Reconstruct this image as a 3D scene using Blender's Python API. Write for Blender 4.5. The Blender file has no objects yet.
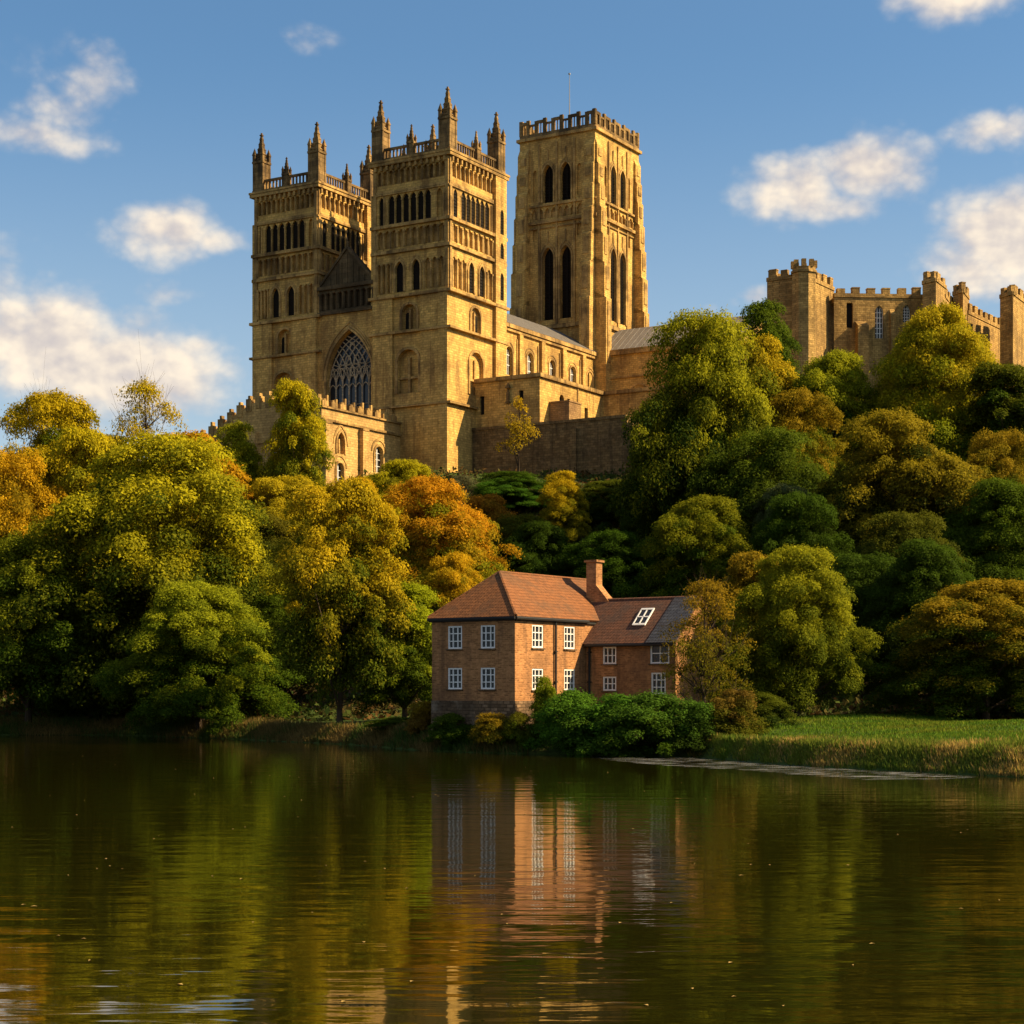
import bpy, math, random
import numpy as np
from mathutils import Vector
from mathutils.geometry import delaunay_2d_cdt

S = bpy.context.scene
COL = S.collection
R = math.radians

# ------------------------------------------------------------------ camera
CAMH, F, YH = 4.0, 1810.0, 690.0
cd = bpy.data.cameras.new('camera'); cam = bpy.data.objects.new('camera', cd); COL.objects.link(cam)
cam.location = (0, 0, CAMH); cam.rotation_euler = (R(90), 0, 0)
cd.sensor_width = 36; cd.lens = 36 * F / 1024.0; cd.shift_y = (YH - 512) / 1024.0
cd.clip_start = .5; cd.clip_end = 9000
S.camera = cam

# ------------------------------------------------------------------ sun, sky, exposure
SUN = Vector((1.10, -0.16, 0.88)).normalized()
sl = bpy.data.lights.new('sun', 'SUN'); so = bpy.data.objects.new('sun', sl); COL.objects.link(so)
sl.energy = 5.0; sl.angle = R(.5); sl.color = (1.0, .775, .45)
so.rotation_euler = SUN.to_track_quat('Z', 'Y').to_euler(); so.location = (200, 0, 200)
S.view_settings.view_transform = 'Standard'; S.view_settings.look = 'None'
S.view_settings.exposure = 1.12; S.view_settings.gamma = 1
S.cycles.max_bounces = 6; S.cycles.diffuse_bounces = 3; S.cycles.glossy_bounces = 3; S.cycles.transmission_bounces = 3
S.cycles.caustics_reflective = False; S.cycles.caustics_refractive = False

W = bpy.data.worlds.new('World'); S.world = W; W.use_nodes = True

class NT:
    def __init__(s, tree):
        s.t = tree; s.n = tree.nodes; s.l = tree.links
    def new(s, typ, **kw):
        n = s.n.new(typ)
        for k, v in kw.items(): setattr(n, k, v)
        return n
    def put(s, sock, v):
        if v is None: return
        if isinstance(v, bpy.types.NodeSocket): s.l.new(v, sock)
        else: sock.default_value = v
    def math(s, op, a, b=None, c=None, clamp=False):
        n = s.new('ShaderNodeMath', operation=op, use_clamp=clamp)
        for i, v in enumerate((a, b, c)): s.put(n.inputs[i], v)
        return n.outputs[0]
    def vmath(s, op, a, b=None):
        n = s.new('ShaderNodeVectorMath', operation=op)
        s.put(n.inputs[0], a); s.put(n.inputs[1], b)
        return n.outputs[0]
    def mix(s, f, a, b, mode='MIX'):
        n = s.new('ShaderNodeMix', data_type='RGBA', blend_type=mode)
        s.put(n.inputs[0], f); s.put(n.inputs[6], a); s.put(n.inputs[7], b)
        return n.outputs[2]
    def noise(s, vec, scale, detail=4, rough=.55, dist=0, dim='3D'):
        n = s.new('ShaderNodeTexNoise', noise_dimensions=dim); s.put(n.inputs['Vector'], vec)
        n.inputs['Scale'].default_value = scale; n.inputs['Detail'].default_value = detail
        n.inputs['Roughness'].default_value = rough; n.inputs['Distortion'].default_value = dist
        return n.outputs['Fac']
    def ramp(s, f, pts):
        n = s.new('ShaderNodeValToRGB'); s.put(n.inputs[0], f)
        e = n.color_ramp.elements
        while len(e) < len(pts): e.new(.5)
        for el, (p, c) in zip(e, pts):
            el.position = p; el.color = c if len(c) == 4 else (*c, 1)
        return n.outputs[0]
    def sep(s, v):
        n = s.new('ShaderNodeSeparateXYZ'); s.put(n.inputs[0], v); return n.outputs
    def comb(s, x=0, y=0, z=0):
        n = s.new('ShaderNodeCombineXYZ')
        for i, v in enumerate((x, y, z)): s.put(n.inputs[i], v)
        return n.outputs[0]
    def smooth(s, v, a, b):
        n = s.new('ShaderNodeMapRange', interpolation_type='SMOOTHSTEP')
        s.put(n.inputs[0], v); n.inputs[1].default_value = a; n.inputs[2].default_value = b
        return n.outputs[0]

SKY_STRENGTH = .056
def build_world():
    t = NT(W.node_tree); t.n.clear()
    out = t.new('ShaderNodeOutputWorld'); bg = t.new('ShaderNodeBackground'); t.l.new(bg.outputs[0], out.inputs[0])
    sky = t.new('ShaderNodeTexSky', sky_type='NISHITA', sun_disc=False)
    sky.sun_elevation = math.asin(SUN.z); sky.sun_rotation = math.atan2(SUN.x, SUN.y)
    sky.altitude = 100; sky.air_density = 1.0; sky.dust_density = 1.6; sky.ozone_density = 2.2
    tc = t.new('ShaderNodeTexCoord'); d = tc.outputs['Generated']
    x, y, z = t.sep(d)[:3]
    az = t.math('ARCTAN2', x, y); el = t.math('ARCSINE', z)
    nv = t.comb(az, t.math('MULTIPLY', el, 1.35), 0)
    nz = t.noise(nv, 24, 7, .56, .12, '2D')
    def puff(v):
        n = t.new('ShaderNodeTexVoronoi', feature='F1', voronoi_dimensions='2D'); t.put(n.inputs['Vector'], v); n.inputs['Scale'].default_value = 46; 
        n.inputs['Detail'].default_value = 2; n.inputs['Roughness'].default_value = .55
        return n.outputs['Distance']
    nz2 = t.noise(t.vmath('ADD', nv, (.007, .018, 0)), 24, 4, .5, .12, '2D'); pf = puff(nv); pf2 = puff(t.vmath('ADD', nv, (.004, .008, 0)))
    big = t.noise(nv, 9, 3, .5, 0, '2D')
    P = lambda px, py: (math.atan((px - 512) / F), math.atan((YH - py) / F))
    blobs = [(168, 240, 62, 34, 1), (215, 246, 44, 18, .8), (92, 100, 56, 48, .56), (70, 130, 60, 40, .5), (40, 154, 85, 22, .58), (40, 352, 110, 58, 1.1), (130, 378, 110, 62, 1.1),
             (190, 352, 40, 20, .8), (170, 302, 52, 18, .55), (800, 192, 66, 40, .95), (862, 178, 66, 38, 1.0), (835, 215, 60, 22, .8),
             (1016, 256, 76, 50, 1.2), (968, 284, 56, 34, 1.0), (960, 8, 84, 28, 1.0), (1000, 150, 60, 22, .6), (757, 300, 22, 14, .75), (735, 306, 14, 8, .5),
             (710, 311, 16, 9, .6), (300, 40, 46, 22, .42), (-120, 330, 150, 80, 1), (1150, 260, 110, 60, 1), (1200, 60, 120, 50, .9), (-150, 90, 130, 50, .8),
             (400, -180, 200, 60, .8), (900, -260, 240, 80, .9)]
    field = None
    for px, py, rx, ry, k in blobs:
        a, e = P(px, py)
        dx = t.math('DIVIDE', t.math('SUBTRACT', az, a), rx / F)
        dy = t.math('DIVIDE', t.math('SUBTRACT', el, e), ry / F)
        q = t.math('ADD', t.math('MULTIPLY', dx, dx), t.math('MULTIPLY', dy, dy))
        g = t.math('MULTIPLY', t.math('EXPONENT', t.math('MULTIPLY', q, -1.1)), k)
        field = g if field is None else t.math('MAXIMUM', field, g)
    dens = t.math('ADD', field, t.math('MULTIPLY', t.math('SUBTRACT', nz, .5), .72))
    dens = t.math('ADD', dens, t.math('MULTIPLY', t.math('SUBTRACT', big, .5), .5))
    dens = t.math('ADD', dens, t.math('MULTIPLY', t.math('SUBTRACT', .66, pf), .20))
    front = t.math('MULTIPLY', t.smooth(field, .06, .30), t.smooth(dens, .20, .95))
    lit = t.math('ADD', t.math('MULTIPLY', t.math('SUBTRACT', nz, nz2), 1.1), t.math('ADD', .58, t.math('MULTIPLY', t.math('SUBTRACT', pf2, pf), .35)))
    lit = t.smooth(lit, .15, 1.05)
    ccol = t.mix(lit, (5.6, 5.0, 4.75, 1), (9.4, 8.0, 6.2, 1))
    # thin warm air along the skyline belongs to the sky itself
    skyc = t.mix(1.0, sky.outputs[0], (.80, 1.07, 1.17, 1), 'MULTIPLY')
    skyc = t.mix(t.math('MULTIPLY', t.math('SUBTRACT', 1, t.smooth(z, .02, .34)), .62), skyc, (5.6, 6.1, 6.4, 1))
    cover = t.smooth(t.noise(d, 2.6, 3, .6), .40, .60)               # unseen warm cloud added outside the view to fill the shaded west walls
    fill_cloud = t.math('MULTIPLY', cover, t.math('SUBTRACT', 1, t.smooth(y, .25, .72)))
    fill_cloud = t.math('MULTIPLY', fill_cloud, t.smooth(z, -.02, .12))
    front = t.math('MAXIMUM', t.math('MULTIPLY', front, .93), t.math('MULTIPLY', fill_cloud, .32))
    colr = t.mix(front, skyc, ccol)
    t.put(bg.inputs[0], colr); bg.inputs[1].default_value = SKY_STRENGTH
build_world()

# ------------------------------------------------------------------ helpers
def at(px, py, Y):
    return Vector(((px - 512) * Y / F, Y, CAMH + (YH - py) * Y / F))
def ax(px, Y): return (px - 512) * Y / F
def az_(py, Y): return CAMH + (YH - py) * Y / F

ZOFF = {}
def tag(o, label=None, cat=None, group=None, kind=None):
    if label: o['label'] = label
    if cat: o['category'] = cat
    if group: o['group'] = group
    if kind: o['kind'] = kind
    return o
def empty(name, loc, rz=0):
    o = bpy.data.objects.new(name, None); COL.objects.link(o)
    o.location = loc; o.rotation_euler = (0, 0, rz); o.empty_display_size = .5
    ZOFF[o.name] = loc[2]
    return o

class MB:
    def __init__(s): s.v = []; s.f = []
    def add(s, pts, faces):
        b = len(s.v); s.v += [tuple(p) for p in pts]; s.f += [tuple(i + b for i in f) for f in faces]
    def box(s, x0, x1, y0, y1, z0, z1):
        if x1 < x0: x0, x1 = x1, x0
        if y1 < y0: y0, y1 = y1, y0
        s.add([(x0, y0, z0), (x1, y0, z0), (x1, y1, z0), (x0, y1, z0), (x0, y0, z1), (x1, y0, z1), (x1, y1, z1), (x0, y1, z1)],
              [(3, 2, 1, 0), (4, 5, 6, 7), (0, 1, 5, 4), (1, 2, 6, 5), (2, 3, 7, 6), (3, 0, 4, 7)])
    def fbox(s, fr, s0, s1, z0, z1, d0, d1):
        """box on a facade frame: s along wall, d outward"""
        p = [fr.p(a, c, b) for c in (z0, z1) for a, b in ((s0, d0), (s1, d0), (s1, d1), (s0, d1))]
        s.add(p, [(3, 2, 1, 0), (4, 5, 6, 7), (0, 1, 5, 4), (1, 2, 6, 5), (2, 3, 7, 6), (3, 0, 4, 7)])
    def prism(s, foot, z0, z1, top=None):
        n = len(foot); top = top or foot
        s.add([(p[0], p[1], z0) for p in foot] + [(p[0], p[1], z1) for p in top],
              [tuple(range(n))[::-1], tuple(range(n, 2 * n))] + [(i, (i + 1) % n, n + (i + 1) % n, n + i) for i in range(n)])
    def pyramid(s, cx, cy, w, z0, z1):
        h = w / 2
        s.add([(cx - h, cy - h, z0), (cx + h, cy - h, z0), (cx + h, cy + h, z0), (cx - h, cy + h, z0), (cx, cy, z1)],
              [(3, 2, 1, 0), (0, 1, 4), (1, 2, 4), (2, 3, 4), (3, 0, 4)])
    def cbox(s, cx, cy, w, z0, z1): s.box(cx - w / 2, cx + w / 2, cy - w / 2, cy + w / 2, z0, z1)
    def tube(s, p0, p1, r0, r1=None, n=7):
        r1 = r0 if r1 is None else r1
        p0 = Vector(p0); p1 = Vector(p1); d = (p1 - p0)
        if d.length < 1e-6: return
        d.normalize(); a = d.orthogonal().normalized(); b = d.cross(a)
        pts = []
        for p, r in ((p0, r0), (p1, r1)):
            for i in range(n):
                t = 2 * math.pi * i / n
                pts.append(p + a * math.cos(t) * r + b * math.sin(t) * r)
        s.add(pts, [(i, (i + 1) % n, n + (i + 1) % n, n + i) for i in range(n)] + [tuple(range(n))[::-1], tuple(range(n, 2 * n))])
    def poly(s, pts): s.add(pts, [tuple(range(len(pts)))])
    def slab(s, pts, th, nrm):
        """planar polygon given thickness along nrm"""
        nrm = Vector(nrm); n = len(pts)
        s.add([Vector(p) for p in pts] + [Vector(p) + nrm * th for p in pts],
              [tuple(range(n))[::-1], tuple(range(n, 2 * n))] + [(i, (i + 1) % n, n + (i + 1) % n, n + i) for i in range(n)])
    def build(s, name, mat, parent=None, label=None):
        me = bpy.data.meshes.new(name)
        zo = ZOFF.get(parent.name, 0) if parent else 0
        me.from_pydata([(a, b, c - zo) for a, b, c in s.v], [], s.f); me.update()
        o = bpy.data.objects.new(name, me); COL.objects.link(o)
        if mat: me.materials.append(mat)
        if parent: o.parent = parent; ZOFF[o.name] = zo
        if label: o['label'] = label
        return o

class Frame:
    """facade frame: base point B, direction D along the wall, outward normal N"""
    def __init__(s, B, D, N): s.B = Vector(B); s.D = Vector(D).normalized(); s.N = Vector(N).normalized()
    def p(s, a, z, d=0):
        q = s.B + s.D * a + s.N * d; return (q.x, q.y, z)

def arch(cx, z0, w, h, kind='round', n=7):
    """closed outline of an opening, from bottom left, counter clockwise"""
    x0, x1 = cx - w / 2, cx + w / 2
    if kind == 'rect': return [(x0, z0), (x1, z0), (x1, z0 + h), (x0, z0 + h)]
    if kind == 'round':
        zs = z0 + h - w / 2
        return [(x0, z0), (x1, z0)] + [(cx + w / 2 * math.cos(math.pi * i / (2 * n)), zs + w / 2 * math.sin(math.pi * i / (2 * n))) for i in range(2 * n + 1)]
    r = w * .95; rise = math.sqrt(r * r - (r - w / 2) ** 2); zs = z0 + h - rise
    a1 = math.asin(rise / r)
    right = [(x1 - r + r * math.cos(a1 * i / n), zs + r * math.sin(a1 * i / n)) for i in range(n + 1)]
    left = [(2 * cx - x, z) for x, z in right[:-1]][::-1]
    return [(x0, z0), (x1, z0)] + right + left

def inside(pt, poly):
    x, y = pt; c = False; n = len(poly)
    for i in range(n):
        x1, y1 = poly[i]; x2, y2 = poly[(i + 1) % n]
        if (y1 > y) != (y2 > y) and x < (x2 - x1) * (y - y1) / (y2 - y1) + x1: c = not c
    return c

def facade(mb, fr, outer, holes, off=0):
    """wall skin with real openings. holes: list of (outline, depth). Reveals go inward."""
    vs = []; es = []
    for poly in [outer] + [h[0] for h in holes]:
        b = len(vs); n = len(poly); vs += [Vector(p) for p in poly]; es += [(b + i, b + (i + 1) % n) for i in range(n)]
    rv, re, rf = delaunay_2d_cdt(vs, es, [], 1, 1e-5)[:3]
    faces = []
    for f in rf:
        c = sum((rv[i] for i in f), Vector((0, 0))) / len(f)
        if not inside(c, outer) or any(inside(c, h[0]) for h in holes): continue
        faces.append(tuple(f))
    flip = fr.D.cross(Vector((0, 0, 1))).dot(fr.N) < 0
    if flip: faces = [f[::-1] for f in faces]
    mb.add([fr.p(v.x, v.y, off) for v in rv], faces)
    for poly, depth in holes:
        n = len(poly)
        mb.add([fr.p(a, z, off) for a, z in poly] + [fr.p(a, z, off - depth) for a, z in poly], [(i, (i + 1) % n, n + (i + 1) % n, n + i) for i in range(n)])
def back(mb, fr, poly, d):
    mb.add([fr.p(a, z, d) for a, z in poly], [tuple(range(len(poly)))])
def ring(mb, fr, cx, z0, w, h, t, p, kind, d0=0, jamb=True):
    """moulding round an arched opening"""
    a = arch(cx, z0, w, h, kind)[1:] ; b = arch(cx, z0, w + 2 * t, h + t * (1.0 if kind == 'round' else 1.25), kind)[1:]
    a.append((cx - w / 2, z0)); b.append((cx - w / 2 - t, z0))
    if not jamb: a = a[1:-1]; b = b[1:-1]
    n = len(a)
    pts = [fr.p(x, z, d0 + p) for x, z in a] + [fr.p(x, z, d0 + p) for x, z in b] + [fr.p(x, z, d0 - .02) for x, z in a] + [fr.p(x, z, d0 - .02) for x, z in b]
    fs = []
    for i in range(n - 1):
        fs += [(i, n + i, n + i + 1, i + 1), (n + i, 3 * n + i, 3 * n + i + 1, n + i + 1), (i, i + 1, 2 * n + i + 1, 2 * n + i)]
    mb.add(pts, fs)

# ------------------------------------------------------------------ materials
def mat(name):
    m = bpy.data.materials.new(name); m.use_nodes = True
    t = NT(m.node_tree); b = t.n['Principled BSDF']
    return m, t, b
def stone(name, base, dark, mortar=.6, bw=.74, bh=.34, stain=.6, bump=.5, contrast=.20, pale=None):
    m, t, b = mat(name)
    tc = t.new('ShaderNodeTexCoord'); o = tc.outputs['Object']; x, y, z = t.sep(o)[:3]
    v = t.comb(t.math('ADD', x, y), z, 0)
    br = t.new('ShaderNodeTexBrick'); t.put(br.inputs['Vector'], v)
    br.inputs['Scale'].default_value = 1; br.inputs['Brick Width'].default_value = bw; br.inputs['Row Height'].default_value = bh
    br.inputs['Mortar Size'].default_value = .03; br.inputs['Mortar Smooth'].default_value = .4; br.inputs['Bias'].default_value = 0
    c0 = tuple(c * (1 - contrast) for c in base); c1 = tuple(min(1, c * (1 + contrast)) for c in base)
    br.inputs['Color1'].default_value = (*c0, 1); br.inputs['Color2'].default_value = (*c1, 1)
    br.inputs['Mortar'].default_value = (*[c * mortar for c in base], 1)
    n1 = t.noise(o, .22, 5, .6); n2 = t.noise(o, 2.2, 5, .65)
    vs = t.comb(t.math('MULTIPLY', t.math('ADD', x, y), .9), t.math('MULTIPLY', z, .10), 0)
    n3 = t.noise(vs, 1.0, 5, .6)
    col = t.mix(t.math('MULTIPLY', t.smooth(n1, .44, .66), stain), br.outputs['Color'], (*dark, 1))
    col = t.mix(t.math('MULTIPLY', t.smooth(n3, .50, .66), stain), col, (*dark, 1))
    v5 = t.comb(t.math('MULTIPLY', t.math('ADD', x, y), .42), t.math('MULTIPLY', z, .05), 5)
    col = t.mix(t.math('MULTIPLY', t.smooth(t.noise(v5, 1.0, 6, .65), .50, .72), stain * .9), col, (*dark, 1))
    if pale: col = t.mix(t.math('MULTIPLY', t.smooth(t.noise(o, .5, 4, .6), .56, .72), .6), col, (*pale, 1))
    n4 = t.noise(o, 5.5, 4, .7)
    hv = t.math('MULTIPLY', t.math('ADD', t.math('MULTIPLY', n2, .9), .55), t.math('ADD', t.math('MULTIPLY', n4, .9), .55))
    col = t.mix(1, col, t.comb(hv, hv, hv), 'MULTIPLY')
    t.put(b.inputs['Base Color'], col); b.inputs['Roughness'].default_value = .95; b.inputs['Specular IOR Level'].default_value = .05
    bp = t.new('ShaderNodeBump'); bp.inputs['Strength'].default_value = bump; bp.inputs['Distance'].default_value = .12
    hh = t.math('SUBTRACT', t.math('ADD', n2, t.math('MULTIPLY', t.noise(o, 7, 3, .6), .5)), t.math('MULTIPLY', br.outputs['Fac'], .5))
    t.put(bp.inputs['Height'], hh); t.put(b.inputs['Normal'], bp.outputs[0])
    return m
def plain(name, c, rough=.7, var=.25, sc=3, metal=0, spec=.3):
    m, t, b = mat(name)
    o = t.new('ShaderNodeTexCoord').outputs['Object']
    n = t.math('ADD', t.math('MULTIPLY', t.noise(o, sc, 5, .6), 2 * var), 1 - var)
    t.put(b.inputs['Base Color'], t.mix(1, (*c, 1), t.comb(n, n, n), 'MULTIPLY'))
    b.inputs['Roughness'].default_value = rough; b.inputs['Metallic'].default_value = metal; b.inputs['Specular IOR Level'].default_value = spec
    return m
STONE = stone('sandstone', (.57, .35, .100), (.18, .10, .038))
STONE_TRIM = stone('sandstone_trim', (.45, .275, .092), (.10, .06, .028), bw=2.2, bh=.9, stain=.75, contrast=.2)
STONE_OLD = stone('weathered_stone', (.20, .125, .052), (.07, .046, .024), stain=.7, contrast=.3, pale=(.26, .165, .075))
STONE_TOP = stone('sooty_parapet', (.24, .15, .06), (.055, .038, .022), bw=1.4, bh=.6, stain=.85, contrast=.25)
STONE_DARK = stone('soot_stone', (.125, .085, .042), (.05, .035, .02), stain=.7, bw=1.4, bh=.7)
STONE_CASTLE = stone('castle_stone', (.40, .245, .082), (.13, .08, .035), stain=.6, bw=.6, bh=.3, contrast=.3)
STONE_CHAPEL = stone('chapel_stone', (.52, .32, .11), (.22, .13, .05), stain=.45, bw=.7, bh=.34)
LOUVRE = plain('dark_louvre', (.016, .012, .009), .9, .4, 6, spec=.1)
LEAD = plain('lead_roof', (.15, .13, .11), .6, .45, 1.0, spec=.4)
WHITE = plain('white_paint', (.78, .75, .70), .5, .1, 8)
GLASSM, _t, _b = mat('dark_glass')
_b.inputs['Base Color'].default_value = (.018, .02, .024, 1); _b.inputs['Roughness'].default_value = .22; _b.inputs['Specular IOR Level'].default_value = .35
_n = _t.new('ShaderNodeBump'); _n.inputs['Strength'].default_value = .12
_t.put(_n.inputs['Height'], _t.noise(_t.new('ShaderNodeTexCoord').outputs['Object'], 2.5, 2)); _t.put(_b.inputs['Normal'], _n.outputs[0])
IRON = plain('black_iron', (.02, .018, .016), .6, .3, 9)
BARK = plain('bark', (.055, .038, .024), .95, .45, 4, spec=.1)

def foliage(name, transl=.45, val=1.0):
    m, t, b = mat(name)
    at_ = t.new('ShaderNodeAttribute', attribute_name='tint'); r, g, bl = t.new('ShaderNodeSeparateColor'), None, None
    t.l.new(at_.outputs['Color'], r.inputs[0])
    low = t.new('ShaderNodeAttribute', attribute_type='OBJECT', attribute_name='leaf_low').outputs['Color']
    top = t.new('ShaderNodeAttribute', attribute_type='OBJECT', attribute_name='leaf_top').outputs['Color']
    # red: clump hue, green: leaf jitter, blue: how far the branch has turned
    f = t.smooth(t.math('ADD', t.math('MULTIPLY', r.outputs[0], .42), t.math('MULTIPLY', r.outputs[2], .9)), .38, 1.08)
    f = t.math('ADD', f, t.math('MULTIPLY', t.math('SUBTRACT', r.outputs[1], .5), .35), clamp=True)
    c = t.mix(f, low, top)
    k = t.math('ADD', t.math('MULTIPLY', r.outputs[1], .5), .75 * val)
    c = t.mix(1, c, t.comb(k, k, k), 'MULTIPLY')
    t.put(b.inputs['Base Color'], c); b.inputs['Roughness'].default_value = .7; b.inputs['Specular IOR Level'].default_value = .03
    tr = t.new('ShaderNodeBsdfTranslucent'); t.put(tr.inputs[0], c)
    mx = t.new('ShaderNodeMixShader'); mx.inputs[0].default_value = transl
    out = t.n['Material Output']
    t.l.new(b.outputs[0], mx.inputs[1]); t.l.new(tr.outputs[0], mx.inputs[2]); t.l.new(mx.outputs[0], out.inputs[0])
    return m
LEAF = foliage('foliage')

# ------------------------------------------------------------------ terrain and river
BX = np.array([-900, -300, -120, -60, -45, -35, -21.8, -11.8, -5.7, -1, 5, 11.2, 15.8, 23.3, 45, 100, 300, 900.])
BY = np.array([420, 265, 195, 168, 161, 160, 146, 132, 118.6, 114.2, 111, 107, 93.5, 82.3, 72, 62, 55, 50.])
SX = np.array([-900, -120, -45, -20, 0, 12, 25, 60, 150, 900.])
SY = np.array([440, 202, 168, 153, 138, 134, 128, 122, 118, 120.])
ZX = np.array([-900, -60, 10, 28, 45, 140, 900.]); ZZ = np.array([26, 33, 33.5, 36, 43, 43, 34.])
def sstep(t): t = np.clip(t, 0, 1); return t * t * (3 - 2 * t)
def terrain(x, y):
    x = np.asarray(x, float); y = np.asarray(y, float)
    by = np.interp(x, BX, BY); sy = np.maximum(np.interp(x, SX, SY), by + 6); zt = np.interp(x, ZX, ZZ); ye = 246 + np.maximum(0, -x - 60) * .9
    d = y - by
    z = np.where(d < 0, -np.clip(-d * .45, 0, 2.2), 1.15 * sstep(d / 2.6) + .75 * sstep((d - 2) / 18))
    s = np.clip((y - sy) / (ye - sy), 0, 1)
    z = z + (zt - 1.9) * (.40 * s + .60 * s * s) * (d > 0)
    z = z - sstep((y - 520) / 900) * 14 * (d > 0)
    z = z + np.where(d > 3, .35 * np.sin(x * .21 + 1.3 * np.sin(y * .13)) * np.cos(y * .17 + x * .05), 0)
    near = y < 9
    z = np.where(near, np.maximum(z, -2.2 + 4.6 * sstep((9 - y) / 10)), z)
    return z
def tz(x, y): return float(terrain(x, y))

def grid_mesh(name, xs, ys, zf, m):
    X, Y = np.meshgrid(xs, ys); Z = zf(X, Y)
    v = np.stack([X, Y, Z], -1).reshape(-1, 3); nx, ny = len(xs), len(ys)
    i = np.arange(nx * ny).reshape(ny, nx)
    q = np.stack([i[:-1, :-1], i[:-1, 1:], i[1:, 1:], i[1:, :-1]], -1).reshape(-1, 4)
    me = raw_mesh(name, v, q); me.polygons.foreach_set('use_smooth', np.ones(len(q), bool))
    o = bpy.data.objects.new(name, me); COL.objects.link(o); me.materials.append(m)
    return o
def raw_mesh(name, v, q):
    me = bpy.data.meshes.new(name); k = q.shape[1]
    me.vertices.add(len(v)); me.vertices.foreach_set('co', np.ascontiguousarray(v, np.float32).ravel())
    me.loops.add(q.size); me.loops.foreach_set('vertex_index', np.ascontiguousarray(q, np.int32).ravel())
    me.polygons.add(len(q)); me.polygons.foreach_set('loop_start', np.arange(0, q.size, k, dtype=np.int32))
    me.polygons.foreach_set('loop_total', np.full(len(q), k, np.int32))
    me.update(calc_edges=True); return me

def ground_mat():
    m, t, b = mat('ground_soil')
    o = t.new('ShaderNodeTexCoord').outputs['Object']
    n = t.noise(o, .35, 6, .65); n2 = t.noise(o, 3.5, 5, .7)
    c = t.ramp(n2, [(.25, (.020, .013, .008)), (.5, (.05, .031, .016)), (.75, (.095, .055, .022))])
    gr = t.ramp(n2, [(.25, (.022, .035, .008)), (.55, (.05, .075, .014)), (.8, (.09, .10, .02))])
    x, y, z = t.sep(o)[:3]
    low = t.math('SUBTRACT', 1, t.smooth(z, 1.9, 2.8))
    up = t.smooth(z, 29, 33)
    g = t.math('MAXIMUM', low, up)
    c = t.mix(t.math('MULTIPLY', g, t.smooth(n, .25, .45)), c, gr)
    t.put(b.inputs['Base Color'], c); b.inputs['Roughness'].default_value = .95; b.inputs['Specular IOR Level'].default_value = .1
    bp = t.new('ShaderNodeBump'); bp.inputs['Strength'].default_value = .7; bp.inputs['Distance'].default_value = .2
    t.put(bp.inputs['Height'], n2); t.put(b.inputs['Normal'], bp.outputs[0])
    return m
gx = np.unique(np.concatenate([np.linspace(-3000, -200, 29), np.linspace(-200, -80, 41), np.linspace(-80, 100, 181), np.linspace(100, 220, 31), np.linspace(220, 3000, 29)]))
gy = np.unique(np.concatenate([np.linspace(-1500, -40, 20), np.linspace(-40, 60, 41), np.linspace(60, 270, 240), np.linspace(270, 600, 56), np.linspace(600, 6000, 50)]))
tag(grid_mesh('ground', gx, gy, terrain, ground_mat()), kind='structure', label='wooded riverbank rising from the water to the cathedral plateau', cat='ground')

def water_mat():
    m, t, b = mat('river_water')
    o = t.new('ShaderNodeTexCoord').outputs['Object']; x, y, z = t.sep(o)[:3]
    v1 = t.comb(t.math('MULTIPLY', x, .34), t.math('MULTIPLY', y, 1.15), 0)
    v2 = t.comb(t.math('MULTIPLY', x, 1.1), t.math('MULTIPLY', y, 4.2), 3.0)
    n1 = t.noise(v1, .75, 3, .5, .4); n2 = t.noise(v2, 1.0, 2, .5, .3); n3 = t.noise(t.comb(x, t.math('MULTIPLY', y, 2.0), 7), .05, 3, .5)
    calm = t.math('ADD', t.math('MULTIPLY', t.smooth(n3, .40, .62), .75), .25)
    h = t.math('ADD', t.math('MULTIPLY', n1, 1.0), t.math('MULTIPLY', t.math('MULTIPLY', n2, .30), calm))
    bp = t.new('ShaderNodeBump'); bp.inputs['Strength'].default_value = 1.0; bp.inputs['Distance'].default_value = .019
    t.put(bp.inputs['Height'], h); t.put(b.inputs['Normal'], bp.outputs[0])
    b.inputs['Base Color'].default_value = (.011, .010, .0012, 1); b.inputs['Roughness'].default_value = .03; b.inputs['IOR'].default_value = 1.33
    return m
wm = MB(); wm.poly([(-3000, -1500, 0), (3000, -1500, 0), (3000, 900, 0), (-3000, 900, 0)])
tag(wm.build('water', water_mat()), kind='structure', label='dark green river with gentle ripples in front of the wooded bank', cat='river')

# ------------------------------------------------------------------ cathedral
CR = R(59); CO = (-8.7, 250.0)
cath = empty('cathedral', (CO[0], CO[1], 33.0), CR)
tag(cath, 'large sandstone cathedral with two pinnacled west towers and a taller square crossing tower', 'cathedral')

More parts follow.
